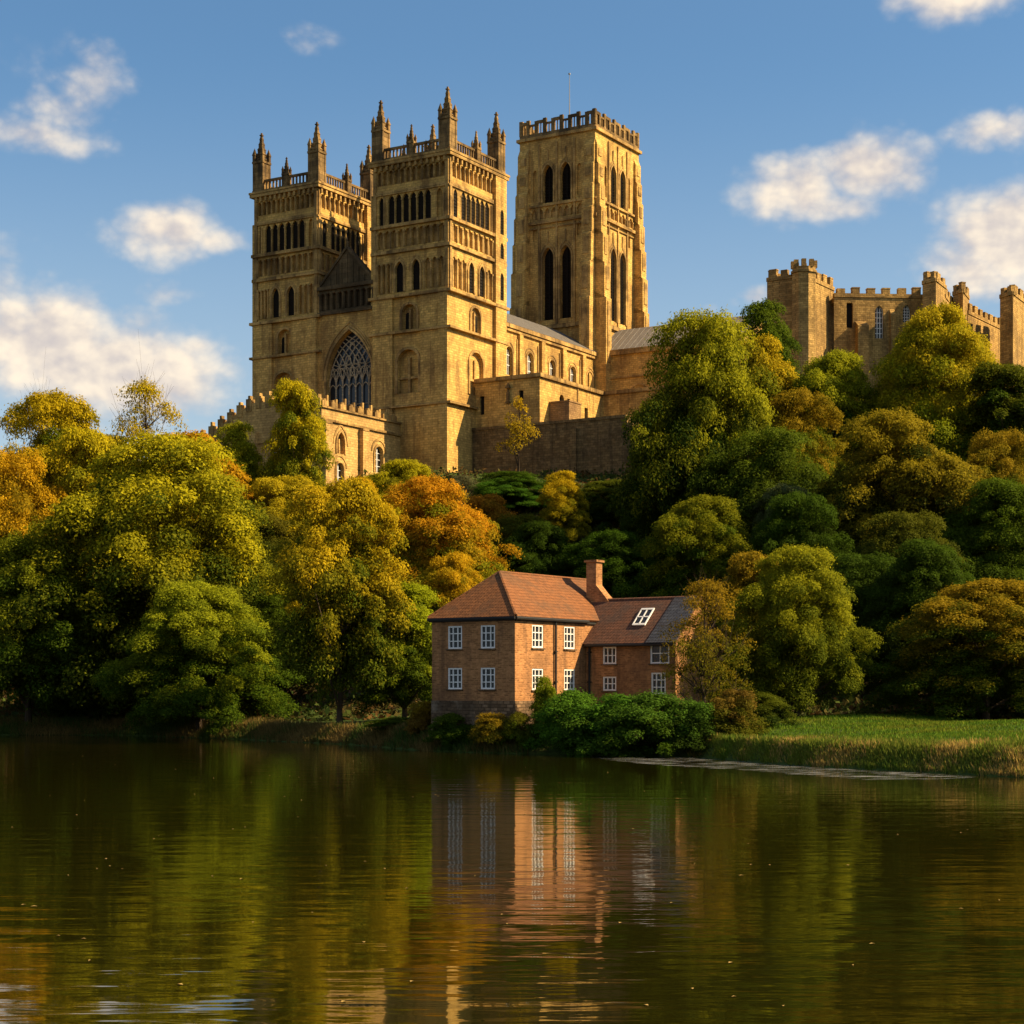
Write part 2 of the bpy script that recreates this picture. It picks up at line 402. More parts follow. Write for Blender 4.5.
def pinnacle(cx, cy, w, z0, hs, ht, parent, mid=False):
    m = MB(); zs = z0 + hs
    m.cbox(cx, cy, w, z0, zs)
    m.cbox(cx, cy, w * 1.14, z0, z0 + .35)
    for q in (-1, 1):                                              # sunk panels read as corner rolls
        for k in (-1, 1):
            m.cbox(cx + q * w * .44, cy + k * w * .44, w * .20, z0 + .4, zs - .2)
    m.cbox(cx, cy, w * 1.16, zs - .25, zs + .05)
    for q in (-1, 1):
        for k in (-1, 1):
            m.cbox(cx + q * w * .42, cy + k * w * .42, w * .26, zs, zs + ht * .22)
            m.pyramid(cx + q * w * .42, cy + k * w * .42, w * .34, zs + ht * .22, zs + ht * .48)
    n = 5
    for i in range(n):                                             # stepped crocketed spirelet
        f0 = i / n; ww = w * .74 * (1 - f0 * .82)
        m.cbox(cx, cy, ww, zs + ht * .86 * f0, zs + ht * .86 * (f0 + .5 / n))
        m.pyramid(cx, cy, ww * 1.12, zs + ht * .86 * (f0 + .5 / n) - .02, zs + ht * .86 * (f0 + 1.9 / n))
    m.cbox(cx, cy, w * .12, zs + ht * .8, zs + ht)
    m.cbox(cx, cy, w * .26, zs + ht * .9, zs + ht * .94)
    return m.build('pinnacle', STONE_TOP, parent)

def arcade(wallholes, backs, trims, fr, s0, s1, z0, z1, n, kind='round', gap=.24, depth=.42, shaft=.13, off=0):
    """blind arcade: n shallow arched niches with shafts between"""
    p = (s1 - s0) / n
    for i in range(n):
        c = s0 + p * (i + .5); w = p - gap
        a = arch(c, z0, w, z1 - z0, kind, 5); wallholes.append((a, depth)); back(trims, fr, a, off - depth)
    for i in range(n + 1):
        s = s0 + p * i
        hz = z1 - (p - gap) * (.5 if kind == 'round' else .8)
        a = Vector(fr.p(s, z0, off + .05)); b_ = Vector(fr.p(s, hz, off + .05)); trims.tube(a, b_, shaft, shaft, 6)
        trims.fbox(fr, s - shaft * 1.5, s + shaft * 1.5, hz, hz + .28, off - .05, off + shaft * 1.6)

def blinds(lst, m_, parent):
    for f_, a, d in lst:
        q = MB(); back(q, f_, a, d); q.build('blind_arch', m_, parent)
def west_tower(x0, x1, y0, y1, dz, label):
    zt = 78.5 + dz; w = MB(); trims = MB(); backs = []
    top = MB(); top.box(x0 + .02, x1 - .02, y0 + .02, y1 - .02, zt - .5, zt)
    w.v += top.v; w.f += top.f
    body = None
    openings = []
    for nm, fr, L in (('W', Frame((x0, y0, 0), (0, 1, 0), (-1, 0, 0)), y1 - y0), ('S', Frame((x0, y0, 0), (1, 0, 0), (0, -1, 0)), x1 - x0),
                      ('N', Frame((x0, y1, 0), (1, 0, 0), (0, 1, 0)), x1 - x0), ('E', Frame((x1, y0, 0), (0, 1, 0), (1, 0, 0)), y1 - y0)):
        holes = []
        Z = lambda v: v + dz; sh = .34 if nm == 'W' else .18
        if nm in 'WS':
            k = L / 13.7
            ctr = 7.35 * k if nm == 'W' else 7.0
            # large lower blind arch, with a smaller one inside it
            a = arch(ctr, Z(45.6), 3.5, 6.1, 'round'); holes.append((a, .7 if nm == 'W' else .4)); backs.append((fr, a, -.7 if nm == 'W' else -.4))
            ring(trims, fr, ctr, Z(45.6), 3.5, 6.1, .4, .16, 'round')
            trims.fbox(fr, ctr - .16, ctr + .16, Z(45.6), Z(50.6), -.7 if nm == 'W' else -.4, -.15); trims.fbox(fr, ctr - 1.7, ctr + 1.7, Z(47.6), Z(47.9), -.7 if nm == 'W' else -.4, -.25)
            a = arch(ctr - .2, Z(54.5), 2.5, 3.5, 'round'); holes.append((a, .6 if nm == 'W' else .35)); backs.append((fr, a, -.6 if nm == 'W' else -.35))
            ring(trims, fr, ctr - .2, Z(54.5), 2.5, 3.5, .35, .14, 'round')
            trims.fbox(fr, ctr - .34, ctr - .06, Z(54.5), Z(57.4), -.6 if nm == 'W' else -.35, -.1)
            openings.append((fr, arch(ctr + .45, Z(54.7), .7, 2.3, 'round', 4), -.57 if nm == 'W' else -.32))
            # pair of pointed windows with deep mouldings
            for c in (ctr - 1.35, ctr + 1.45):
                a = arch(c, Z(59.9), 1.35, 4.3, 'pointed'); holes.append((a, sh)); openings.append((fr, a, .02 - sh))
                ring(trims, fr, c, Z(59.9), 1.35, 4.3, .30, .16, 'pointed'); ring(trims, fr, c, Z(59.9), 2.05, 4.8, .2, .08, 'pointed', jamb=False)
            arcade(holes, backs, trims, fr, .7, ctr - 2.7, Z(59.9), Z(64.2), 3, 'pointed', .34, .42 if nm == 'W' else .25)
            arcade(holes, backs, trims, fr, ctr + 2.9, L - .6, Z(59.9), Z(64.2), 3, 'pointed', .34, .42 if nm == 'W' else .25)
            arcade(holes, backs, trims, fr, .6, L - .6, Z(66.2), Z(68.7), 10, 'round', .30, .45 if nm == 'W' else .25)
            # belfry stage
            b0, b1 = ctr - 3.9, ctr + 3.5; n = 6; p = (b1 - b0) / n
            for i in range(n):
                a = arch(b0 + p * (i + .5), Z(69.55), p - .13, 4.15, 'pointed', 4); holes.append((a, sh)); openings.append((fr, a, .02 - sh))
            for i in range(n + 1):
                s = b0 + p * i
                trims.tube(fr.p(s, Z(69.6), .03), fr.p(s, Z(72.8), .03), .065, .065, 6); trims.fbox(fr, s - .12, s + .12, Z(72.8), Z(73.0), -.05, .12)
            for s in ((.7, b0 - .5), (b1 + .5, L - .7)):
                ww = (s[1] - s[0]); nn = 2 if ww > 2 else 1
                for j in range(nn):
                    c = s[0] + ww * (j + .5) / nn; a = arch(c, Z(69.6), min(1.0, ww / nn - .35), 4.0, 'pointed', 4)
                    if (s[0] > b1) or nm == 'S': holes.append((a, sh)); openings.append((fr, a, .02 - sh))
                    else: holes.append((a, .4)); backs.append((fr, a, -.4))
                    trims.tube(fr.p(c - ww / nn / 2 + .05, Z(69.6), .06), fr.p(c - ww / nn / 2 + .05, Z(73.4), .06), .15, .15, 6)
            # corbel band of small arches under the cornice
            arcade(holes, backs, trims, fr, .5, L - .5, Z(75.2), Z(77.2), 12, 'round', .26, .5 if nm == 'W' else .3, .1)
            for i in range(13):
                s = .5 + (L - 1.0) * i / 12; trims.fbox(fr, s - .17, s + .17, Z(77.25), Z(77.9), 0, .42)
            trims.fbox(fr, .3, L - .3, Z(74.0), Z(74.3), 0, .2)
            # small square lights low on the flank
            if nm == 'W':
                for zz in (43.2, 48.6):
                    a = arch(2.6, Z(zz), .8, .9, 'rect'); holes.append((a, .6)); openings.append((fr, a, -.55))
        facade(w, fr, [(0, 32), (L, 32), (L, zt), (0, zt)], holes)
        # clasping pilasters
        if nm == 'W':
            w.fbox(fr, .02, 1.6, 32, Z(59.0), -.1, .45); w.fbox(fr, 1.6, 4.55, 32, Z(59.0), -.1, .30)
            w.fbox(fr, L - 3.4, L - .02, 32, Z(59.0), -.1, .40)
            for a_, b_ in ((.02, .5), (L - .5, L - .02)): trims.fbox(fr, a_, b_, Z(59.4), Z(77.8), -.1, .2)
        elif nm == 'S':
            pf = Frame(fr.p(L - 3.0, 0, .5), fr.D, fr.N); ph = []
            for z0_, h_ in ((69.7, 3.6), (66.2, 2.3), (60.2, 4.0)):
                a = arch(1.7, Z(z0_), .95, h_, 'pointed', 4); ph.append((a, .2)); openings.append((pf, a, -.18))
            facade(w, pf, [(0, 32), (2.98, 32), (2.98, Z(77.8)), (0, Z(77.8))], ph)
            w.fbox(fr, L - 3.0, L - 2.9, 32, Z(77.8), -.1, .497); w.fbox(fr, L - .12, L - .02, 32, Z(77.8), -.1, .497)
            trims.fbox(fr, .02, .5, Z(59.4), Z(77.8), -.1, .2)
        else:
            for a_, b_ in ((.02, 3.0), (L - 3.0, L - .02)): w.fbox(fr, a_, b_, 32, Z(74), -.1, .5)
    body = w.build('tower', STONE, cath, label)
    blinds(backs, STONE, body); trims.build('arcade', STONE_TRIM, body)
    # string courses and cornice
    for z, h, o in ((43.6, .3, .62), (54.0, .34, .62), (59.05, .4, .62), (65.4, .45, .35), (69.05, .45, .42), (73.75, .2, .22), (77.9, .45, .56), (78.35, .3, .66)):
        z += dz; sc = MB()
        for fr, L in ((Frame((x0, y0, 0), (0, 1, 0), (-1, 0, 0)), y1 - y0), (Frame((x0, y0, 0), (1, 0, 0), (0, -1, 0)), x1 - x0),
                      (Frame((x0, y1, 0), (1, 0, 0), (0, 1, 0)), x1 - x0), (Frame((x1, y0, 0), (0, 1, 0), (1, 0, 0)), y1 - y0)):
            oo = o if (fr.N.x != 0) else o + .004
            sc.fbox(fr, -oo if fr.N.x else 0.003, L + oo if fr.N.x else L - .003, z, z + h, -.05, oo)
        sc.build('string_course', STONE_TRIM, body)
    pr = MB(); z = zt + .15 + dz * 0; e = .15
    for ax_, c, l0, l1 in (('y', x0 + e, y0, y1), ('y', x1 - e, y0, y1), ('x', y0 + e, x0, x1), ('x', y1 - e, x0, x1)):
        def bx(a, b, w_, za, zb):
            if ax_ == 'y': pr.box(c - w_, c + w_, a, b, za, zb)
            else: pr.box(a, b, c - w_, c + w_, za, zb)
        q = .004 if ax_ == 'x' else 0
        bx(l0 + .3, l1 - .3, .2 + q, z, z + .38); bx(l0 + .3, l1 - .3, .18 + q, z + 1.45, z + 1.78)
        n = int((l1 - l0 - 1.5) / .62)
        for i in range(n + 1):
            a = l0 + .9 + i * (l1 - l0 - 1.8) / n; bx(a - .1, a + .1, .11, z + .37, z + 1.46)
    pr.build('balustrade', STONE_TOP, body)
    o = .15
    for cx, cy in ((x0 + .6, y0 + .6), (x0 + .6, y1 - .8), (x1 - 1.1, y0 + .6), (x1 - 1.1, y1 - 1.1)):
        pinnacle(cx, cy, 1.75, zt + .1, 4.6, 4.4, body)
    for cx, cy in (((x0 + x1) / 2, y0 + o), (x0 + o, (y0 + y1) / 2), ((x0 + x1) / 2, y1 - o), (x1 - o, (y0 + y1) / 2)):
        pinnacle(cx, cy, .95, zt + .1, 2.1, 2.5, body)
    for fr, poly, d in openings:
        m = MB(); back(m, fr, poly, d)
        za = min(p[1] for p in poly); zb = max(p[1] for p in poly); sa = min(p[0] for p in poly); sb = max(p[0] for p in poly)
        z_ = za + .15
        while z_ < zb - .6 * (sb - sa):
            m.fbox(fr, sa + .01, sb - .01, z_, z_ + .05, d + .01, d + .08); z_ += .45
        m.build('window', LOUVRE, body)
    return body

TW1 = west_tower(0, 14.6, 0, 12.7, 0, 'nearer west tower on the side of the lit wall')
TW2 = west_tower(0, 14.6, 22.6, 34.2, -1.25, 'farther west tower, half hidden by the gable')

# west front between the towers with the great window and gable
wf = MB(); wt = MB(); fr = Frame((.12, 12.65, 0), (0, 1, 0), (-1, 0, 0)); Lw = 9.95
WC, WWD, WH = 4.32, 8.1, 15.0; win = arch(WC, 40.5, WWD, WH, 'pointed', 12)
facade(wf, fr, [(0, 32), (Lw, 32), (Lw, 58.3), (0, 58.3)], [(win, .9)])
front = wf.build('west_front', STONE, cath)
gl_ = MB(); gt_ = MB(); holes = []
arcade(holes, None, gt_, fr, .3, 9.65, 58.7, 61.2, 9, 'round', .4, .5)
facade(gl_, fr, [(0, 58.3), (Lw, 58.3), (Lw, 62), (0, 62)], holes); gl_.box(.14, 1.6, 12.75, 22.58, 61.9, 62.0)
gt_.fbox(fr, .05, 9.9, 58.0, 58.4, -.05, .4); gt_.fbox(fr, .05, 9.9, 61.6, 62.1, -.05, .4)
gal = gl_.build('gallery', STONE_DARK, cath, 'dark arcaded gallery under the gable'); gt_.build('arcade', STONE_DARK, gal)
ring(wt, fr, WC, 40.5, WWD, WH, .3, .3, 'pointed'); ring(wt, fr, WC, 40.5, WWD + .62, WH + .45, .25, .15, 'pointed', jamb=False); ring(wt, fr, WC, 40.5, WWD + 1.3, WH + 1.0, .2, .12, 'pointed', jamb=False)
wt.build('moulding', STONE_TRIM, front)
gm = MB(); back(gm, fr, win, -.88); gwin = gm.build('great_window', GLASSM, cath, 'great pointed west window with flowing tracery')
tr = MB()
def bar(p, q, r=.09): tr.tube(fr.p(p[0], p[1], -.62), fr.p(q[0], q[1], -.62), r, r, 5)
lw = WWD / 7; wx0 = WC - WWD / 2; zsp = 47.6
for i in range(1, 7): bar((wx0 + lw * i, 40.5), (wx0 + lw * i, zsp), .11)
for i in range(7):                                                   # arched heads of the seven lights
    a = arch(wx0 + lw * (i + .5), zsp - .9, lw, lw * 1.1, 'pointed', 5)[2:]
    for p, q in zip(a, a[1:]): bar(p, q, .07)
rr_w = WWD * .95
for i in range(0, 8):                                                # intersecting net filling the head
    x = wx0 + lw * i
    for sgn in (-1, 1):
        for rad_ in (rr_w, rr_w * .42):
            cxx = x + sgn * rad_; prev = None
            for k_ in range(26):
                th = k_ / 25 * 1.45; p = (cxx - sgn * rad_ * math.cos(th), zsp + rad_ * math.sin(th))
                if prev and inside(p, win) and inside(prev, win): bar(prev, p, .085 if rad_ == rr_w else .055)
                prev = p
for cz, cxx, rr in ((53.2, WC, .55), (51.3, WC - .75, .6), (51.3, WC + .75, .6), (49.6, WC - 1.9, .55), (49.6, WC + 1.9, .55), (49.7, WC, .6)):
    pts = [(cxx + rr * .75 * math.cos(a), cz + rr * 1.2 * math.sin(a)) for a in np.linspace(0, 2 * math.pi, 11)]
    for p, q in zip(pts, pts[1:]): bar(p, q, .07)
for z_ in (42.6, 44.9): bar((wx0, z_), (wx0 + WWD, z_), .05)
tr.build('tracery', stone('pale_tracery', (.40, .31, .19), (.2, .15, .09), stain=.2), gwin)
gb = MB(); gy0, gy1 = 12.75, 22.58; gc = (gy0 + gy1) / 2
gb.slab([(.4, gy0, 62), (.4, gy1, 62), (.4, gc, 67.2)], .6, (1, 0, 0))
for i in range(9):
    yy = gy0 + .9 + (gy1 - gy0 - 1.8) * i / 8; hz = 62 + 5.2 * (1 - abs(yy - gc) / 4.92) - .7
    gb.box(.26, .42, yy - .12, yy + .12, 62, max(62.3, hz))
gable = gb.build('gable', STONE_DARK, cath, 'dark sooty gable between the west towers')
cp = MB()
for s in (-1, 1):
    p0 = Vector((.15, gc + s * 4.92, 62)); p1 = Vector((.15, gc, 67.2)); d = (p1 - p0)
    cp.add([p0, p0 + Vector((1.1, 0, 0)), p1 + Vector((1.1, 0, 0)), p1, p0 + Vector((0, 0, .45)), p0 + Vector((1.1, 0, .45)), p1 + Vector((1.1, 0, .45)), p1 + Vector((0, 0, .45))],
           [(0, 1, 2, 3), (4, 5, 6, 7), (0, 1, 5, 4), (2, 3, 7, 6), (0, 3, 7, 4), (1, 2, 6, 5)])
cp.cbox(.6, gc, .3, 67.3, 68.4); cp.build('coping', STONE_DARK, gable)

# nave with clerestory, aisle and lead roofs
NV0, NV1, EAVE, RIDGE = 11.0, 25.3, 61.3, 65.9
nv = MB(); nt_ = MB(); nb = MB(); fr = Frame((15.2, NV0, 0), (1, 0, 0), (0, -1, 0)); L = 63.5 - 15.2
holes = []; wins = []
for c in (5, 12, 19, 25.6, 32.7, 39.7, 45.6):
    a = arch(c, 53.6, 2.0, 4.5, 'round'); holes.append((a, .55)); wins.append((fr, a, -.5, c))
    ring(nt_, fr, c, 53.6, 2.0, 4.5, .3, .14, 'round'); ring(nt_, fr, c, 53.6, 2.9, 5.1, .22, .08, 'round', jamb=False)
    nt_.fbox(fr, c - 2.6, c - 2.35, 52, 59.6, -.02, .16); nt_.fbox(fr, c + 2.35, c + 2.6, 52, 59.6, -.02, .16)
facade(nv, fr, [(0, 32), (L, 32), (L, EAVE), (0, EAVE)], holes)
nv.box(15.3, 63, NV1 - .4, NV1, 32, EAVE)
for c in (8.5, 15.5, 22.2, 29.2, 36.2, 43.0): nv.fbox(fr, c - .55, c + .55, 32, 60.4, -.05, .5)
nave = nv.build('nave', STONE, cath)
nt_.fbox(fr, .02, L - 1.0, 60.5, 60.85, -.05, .35); nt_.fbox(fr, .02, L - 1.0, 61.0, 61.6, -.05, .55)
nt_.build('cornice', STONE_TRIM, nave)
for fr_, a, d, c in wins:
    m = MB(); back(m, fr_, a, d); wo = m.build('window', GLASSM, nave)
    g = MB(); g.fbox(fr_, c - .06, c + .06, 53.6, 58, d + .02, d + .14); g.fbox(fr_, c - .98, c + .98, 55.2, 55.3, d + .02, d + .12); g.fbox(fr_, c - .98, c + .98, 56.8, 56.9, d + .02, d + .12)
    for q in (-.5, .5): g.fbox(fr_, c + q - .03, c + q + .03, 53.6, 57.6, d + .02, d + .1)
    g.build('mullion', WHITE, wo)
def lead_roof(p0, p1, p2, p3, up, name, parent, n=16, m_=LEAD):
    """sloping roof plane p0-p1 eave, p3-p2 ridge, with standing rolls"""
    q = MB(); q.slab([p0, p1, p2, p3], .18, up)
    p0, p1, p2, p3 = map(Vector, (p0, p1, p2, p3)); u = Vector(up)
    for i in range(n + 1):
        t_ = i / n; a = p0.lerp(p1, t_) + u * .18; b_ = p3.lerp(p2, t_) + u * .18
        q.tube(a, b_, .04, .04, 5)
    return q.build(name, m_, parent)
mid = (NV0 + NV1) / 2
lead_roof((15.3, NV0 - .35, EAVE + .25), (64, NV0 - .35, EAVE + .25), (64, mid, RIDGE), (15.3, mid, RIDGE), (0, -.54, .84), 'roof', nave, 40)
lead_roof((64, NV1 + .3, EAVE + .25), (15.3, NV1 + .3, EAVE + .25), (15.3, mid, RIDGE), (64, mid, RIDGE), (0, .54, .84), 'roof', nave, 40)
al = MB(); al.box(15.3, 62, 2.2, 10.98, 32, 49.5); al.box(15.28, 62, 1.9, 2.9, 49.4, 50.3); aisle = al.build('aisle', STONE, cath)
lead_roof((15.3, 2.9, 49.7), (62, 2.9, 49.7), (62, 10.9, 52.0), (15.3, 10.9, 52.0), (0, -.28, .96), 'roof', aisle, 30)

# south transept
ts = MB(); tt = MB(); TX0, TX1, TYS, TYN = 64.6, 77.2, -16.0, 10.9
fr = Frame((TX0, TYS, 0), (0, 1, 0), (-1, 0, 0)); Lt = TYN - TYS; holes = []; wins = []
for c in (5.0, 12.5, 19.6):
    for q in (-.62, .62):
        a = arch(c + q, 50.0, 1.05, 4.8, 'round', 5); holes.append((a, .6)); wins.append((a, c + q))
    ring(tt, fr, c, 49.8, 2.9, 6.0, .3, .14, 'round')
facade(ts, fr, [(0, 32), (Lt, 32), (Lt, 61.9), (0, 61.9)], holes)
frS = Frame((TX0, TYS, 0), (1, 0, 0), (0, -1, 0)); Ls = TX1 - TX0
facade(ts, frS, [(0, 32), (Ls, 32), (Ls, 61.9), (Ls / 2, 66.6), (0, 61.9)], [])
ts.box(TX1 - .4, TX1, TYS + .02, TYN, 32, 61.9)
trn = ts.build('transept', STONE, cath)
tt.fbox(fr, .02, Lt, 57.2, 57.5, -.05, .25); tt.fbox(fr, .02, Lt, 61.2, 62.1, -.05, .5); tt.build('cornice', STONE_TRIM, trn)
for a, c in wins:
    m = MB(); back(m, fr, a, -.55); m.build('window', GLASSM, trn)
xm = (TX0 + TX1) / 2
lead_roof((TX0 - .35, TYN, 61.9), (TX0 - .35, TYS, 61.9), (xm, TYS, 66.7), (xm, TYN, 66.7), (-.6, 0, .8), 'roof', trn, 24)
lead_roof((TX1 + .35, TYS, 61.9), (TX1 + .35, TYN, 61.9), (xm, TYN, 66.7), (xm, TYS, 66.7), (.6, 0, .8), 'roof', trn, 24)

# crossing tower
def crossing():
    x0, x1, y0, y1 = 62.8, 79.2, 11.0, 26.0; zt = 99.8
    w = MB(); trims = MB(); backs = []; openings = []
    for nm, fr, L in (('W', Frame((x0, y0, 0), (0, 1, 0), (-1, 0, 0)), y1 - y0), ('S', Frame((x0, y0, 0), (1, 0, 0), (0, -1, 0)), x1 - x0),
                      ('N', Frame((x0, y1, 0), (1, 0, 0), (0, 1, 0)), x1 - x0), ('E', Frame((x1, y0, 0), (0, 1, 0), (1, 0, 0)), y1 - y0)):
        holes = []
        if nm in 'WS':
            m = L / 2
            for c in (m - 1.75, m + 1.75):
                a = arch(c, 88.6, 2.1, 6.6, 'pointed'); holes.append((a, .85 if nm == 'W' else .42)); openings.append((fr, a, -.82 if nm == 'W' else -.40, c))
                ring(trims, fr, c, 88.6, 2.1, 6.6, .30, .2, 'pointed'); ring(trims, fr, c, 88.6, 2.75, 7.2, .25, .1, 'pointed', jamb=False)
                # ogee hood rising over each light
                trims.fbox(fr, c - .12, c + .12, 96.0, 97.8, -.02, .2)
                a = arch(c, 68.2, 2.25, 12.6, 'pointed'); holes.append((a, .85 if nm == 'W' else .42)); openings.append((fr, a, -.82 if nm == 'W' else -.40, c))
                ring(trims, fr, c, 68.2, 2.25, 12.6, .32, .2, 'pointed'); ring(trims, fr, c, 68.2, 2.85, 13.3, .25, .1, 'pointed', jamb=False)
                trims.fbox(fr, c - .1, c + .1, 81.6, 83.6, -.02, .2)
            for s in (m - 3.5, m, m + 3.5):
                trims.fbox(fr, s - .17, s + .17, 66.8, 99.0, -.02, .24)
            trims.fbox(fr, 1.9, L - 1.9, 66.6, 67.3, -.05, .45)
            arcade(holes, backs, trims, fr, 2.3, L - 2.3, 85.9, 87.7, 8, 'pointed', .3, .35, .1)
            # small panels above lower lights
            for c in (m - 4.4, m + 4.4, m - .0 + 0):
                if c == m: continue
                a = arch(c, 82.2, .8, 2.4, 'pointed', 4); holes.append((a, .35)); backs.append((fr, a, -.35))
                a = arch(c, 89.2, .8, 5.4, 'pointed', 4); holes.append((a, .35)); backs.append((fr, a, -.35))
        facade(w, fr, [(0, 32), (L, 32), (L, zt), (0, zt)], holes)
        # stepped angle buttresses near both corners
        for a_, b_ in ((-.0, 2.0), (L - 2.0, L)):
            for z0, z1, d in ((32, 71, 2.1), (71, 77, 1.8), (77, 82, 1.5), (82, 86.5, 1.2), (86.5, 90.5, .9), (90.5, 94, .65), (94, 97.4, .4)):
                q = .003 if nm in 'SN' else 0
                w.fbox(fr, a_ + q, b_ - q, z0, z1, -.3, d)
                pts = [fr.p(a_ + q, z1, 0), fr.p(b_ - q, z1, 0), fr.p(b_ - q, z1, d), fr.p(a_ + q, z1, d), fr.p(a_ + q, z1 + 1.1, -.02), fr.p(b_ - q, z1 + 1.1, -.02)]
                w.add(pts, [(0, 1, 2, 3), (3, 2, 5, 4), (0, 3, 4), (1, 5, 2)])
                trims.fbox(fr, a_ + .45, b_ - .45, z0 + 1.5 if z0 > 40 else 60, z1 - .6, d - .05, d + .12)
    w.box(x0 + .02, x1 - .02, y0 + .02, y1 - .02, zt - .4, zt - .02)
    body = w.build('tower', STONE, cath, 'tall crossing tower with louvred windows and pierced battlements')
    blinds(backs, STONE, body); trims.build('moulding', STONE_TRIM, body)
    for z, h, o in ((85.0, .5, .5), (88.0, .35, .35), (84.2, .2, .25), (zt, .5, .45)):
        sc = MB()
        for fr, L in ((Frame((x0, y0, 0), (0, 1, 0), (-1, 0, 0)), y1 - y0), (Frame((x0, y0, 0), (1, 0, 0), (0, -1, 0)), x1 - x0),
                      (Frame((x0, y1, 0), (1, 0, 0), (0, 1, 0)), x1 - x0), (Frame((x1, y0, 0), (0, 1, 0), (1, 0, 0)), y1 - y0)):
            e = o if fr.N.x else -.003
            sc.fbox(fr, -e, L + e, z, z + h, -.05, o + (0 if fr.N.x else .004))
        sc.build('string_course', STONE_TRIM, body)
    pr = MB(); z = zt + .5
    for fr, L in ((Frame((x0, y0, 0), (0, 1, 0), (-1, 0, 0)), y1 - y0), (Frame((x0, y0, 0), (1, 0, 0), (0, -1, 0)), x1 - x0),
                  (Frame((x0, y1, 0), (1, 0, 0), (0, 1, 0)), x1 - x0), (Frame((x1, y0, 0), (0, 1, 0), (1, 0, 0)), y1 - y0)):
        q = 0 if fr.N.x else .004
        pr.fbox(fr, .05 - q, L - .05 + q, z, z + .7, -.45 - q, .05 + q)
        n = 9; p = L / n
        for i in range(n + 1):
            s = i * p; hw = .33 if 0 < i < n else .6
            lo, hi = max(-.1, s - hw), min(L + .1, s + hw)
            pr.fbox(fr, lo, hi, z + .6, z + (3.2 if i % 2 == 0 or i in (0, n) else 2.9), -.4 - q, .02 + q)
        for i in range(n):
            s = (i + .5) * p
            if i % 2 == 0: pr.fbox(fr, i * p + .1, (i + 1) * p - .1, z + 2.45, z + 2.95, -.35 - q, 0 + q)
            else: pr.fbox(fr, i * p + .1, (i + 1) * p - .1, z + 2.1, z + 2.4, -.35 - q, 0 + q)
            pr.fbox(fr, s - .07, s + .07, z + .6, z + (2.5 if i % 2 == 0 else 2.15), -.28, -.1)
    pr.build('battlement', STONE_TOP, body)
    for fr, poly, d, c in openings:
        m = MB(); back(m, fr, poly, d); za = min(p[1] for p in poly); zb = max(p[1] for p in poly); z_ = za + .2
        while z_ < zb - 1.5:
            m.fbox(fr, c - 1.0, c + 1.0, z_, z_ + .08, d + .02, d + .22); z_ += .5
        m.fbox(fr, c - .08, c + .08, za, zb - .3, d + .23, d + .36)
        m.build('window', LOUVRE, body)
    fp = MB(); fp.tube((69.2, 19.6, zt), (69.2, 19.6, zt + 12.8), .13, .05, 6); fp.cbox(69.2, 19.6, .3, zt + 12.8, zt + 13.05); fp.build('flagpole', plain('grey_metal', (.25, .25, .26), .5, .1), body)
crossing()

# ------------------------------------------------------------------ monastery range beside the nave
rng = empty('monastery_range', (CO[0], CO[1], 33.0), CR)
tag(rng, 'flat topped sandstone range with slit windows between the nave and the dark retaining wall', 'building')
m = MB(); t_ = MB(); A0, A1, AY, AT = 6.7, 25.2, -10.6, 47.3
frW = Frame((A0, AY, 0), (0, 1, 0), (-1, 0, 0)); frS = Frame((A0, AY, 0), (1, 0, 0), (0, -1, 0)); hW = []; hS = []; wl = []
for c, z0, h in ((3.0, 43.2, 2.5), (9.4, 42.8, 2.6)):
    a = arch(c, z0, .75, h, 'rect'); hW.append((a, .4)); wl.append((frW, a, -.35))
for c, z0, w_, h in ((6.2, 42.4, 1.3, 3.3), (8.2, 42.4, .8, 3.0), (13.4, 41.8, 1.0, 3.0)):
    a = arch(c, z0, w_, h, 'round' if w_ > 1 else 'rect'); hS.append((a, .5)); wl.append((frS, a, -.45))
facade(m, frW, [(0, 32), (-AY - .02, 32), (-AY - .02, AT), (0, AT)], hW)
facade(m, frS, [(0, 32), (A1 - A0, 32), (A1 - A0, AT), (0, AT)], hS)
m.box(A0 + .02, A1, AY + .02, 2.1, AT - .5, AT - .02)
t_.fbox(frW, -.35, -AY - .03, AT, AT + .55, -.5, .35); t_.fbox(frS, -.346, A1 - A0, AT, AT + .546, -.5, .346)
t_.fbox(frS, 10.6, 10.9, 34, AT, 0, .14)
frB = Frame((A1, -40, 0), (0, 1, 0), (-1, 0, 0)); LB = 40 + AY; hB = []
for c, z0, h in ((25.0, 41.5, 2.4), (20, 41.5, 2.4), (14, 41.5, 2.4)):
    a = arch(c, z0, 1.2, h, 'round'); hB.append((a, .5)); wl.append((frB, a, -.45))
facade(m, frB, [(0, 32), (LB, 32), (LB, AT), (0, AT)], hB)
m.box(A1 + .02, 60, -40, 2.1, AT - .4, AT - .02); m.box(A1 + .02, 60, -40, -39.6, 32, AT - .42)
t_.fbox(frB, 0, LB - .37, AT, AT + .55, -.5, .35)
q = MB(); q.fbox(frW, 4.7, 5.3, 44.0, 44.25, -.01, .5); q.fbox(frW, 4.82, 5.18, 44.25, 45.6, .08, .4); q.fbox(frW, 4.9, 5.1, 45.6, 46.0, .12, .34); q.fbox(frW, 4.68, 5.32, 46.1, 46.25, -.01, .5); q.add([frW.p(4.68, 46.25, 0), frW.p(5.32, 46.25, 0), frW.p(5.32, 46.25, .5), frW.p(4.68, 46.25, .5), frW.p(5, 47.0, .2)], [(0, 1, 4), (1, 2, 4), (2, 3, 4), (3, 0, 4)]); q.build('niche_statue', STONE_OLD, rng)
rw = m.build('wall', STONE, rng); t_.build('coping', STONE_TRIM, rw)
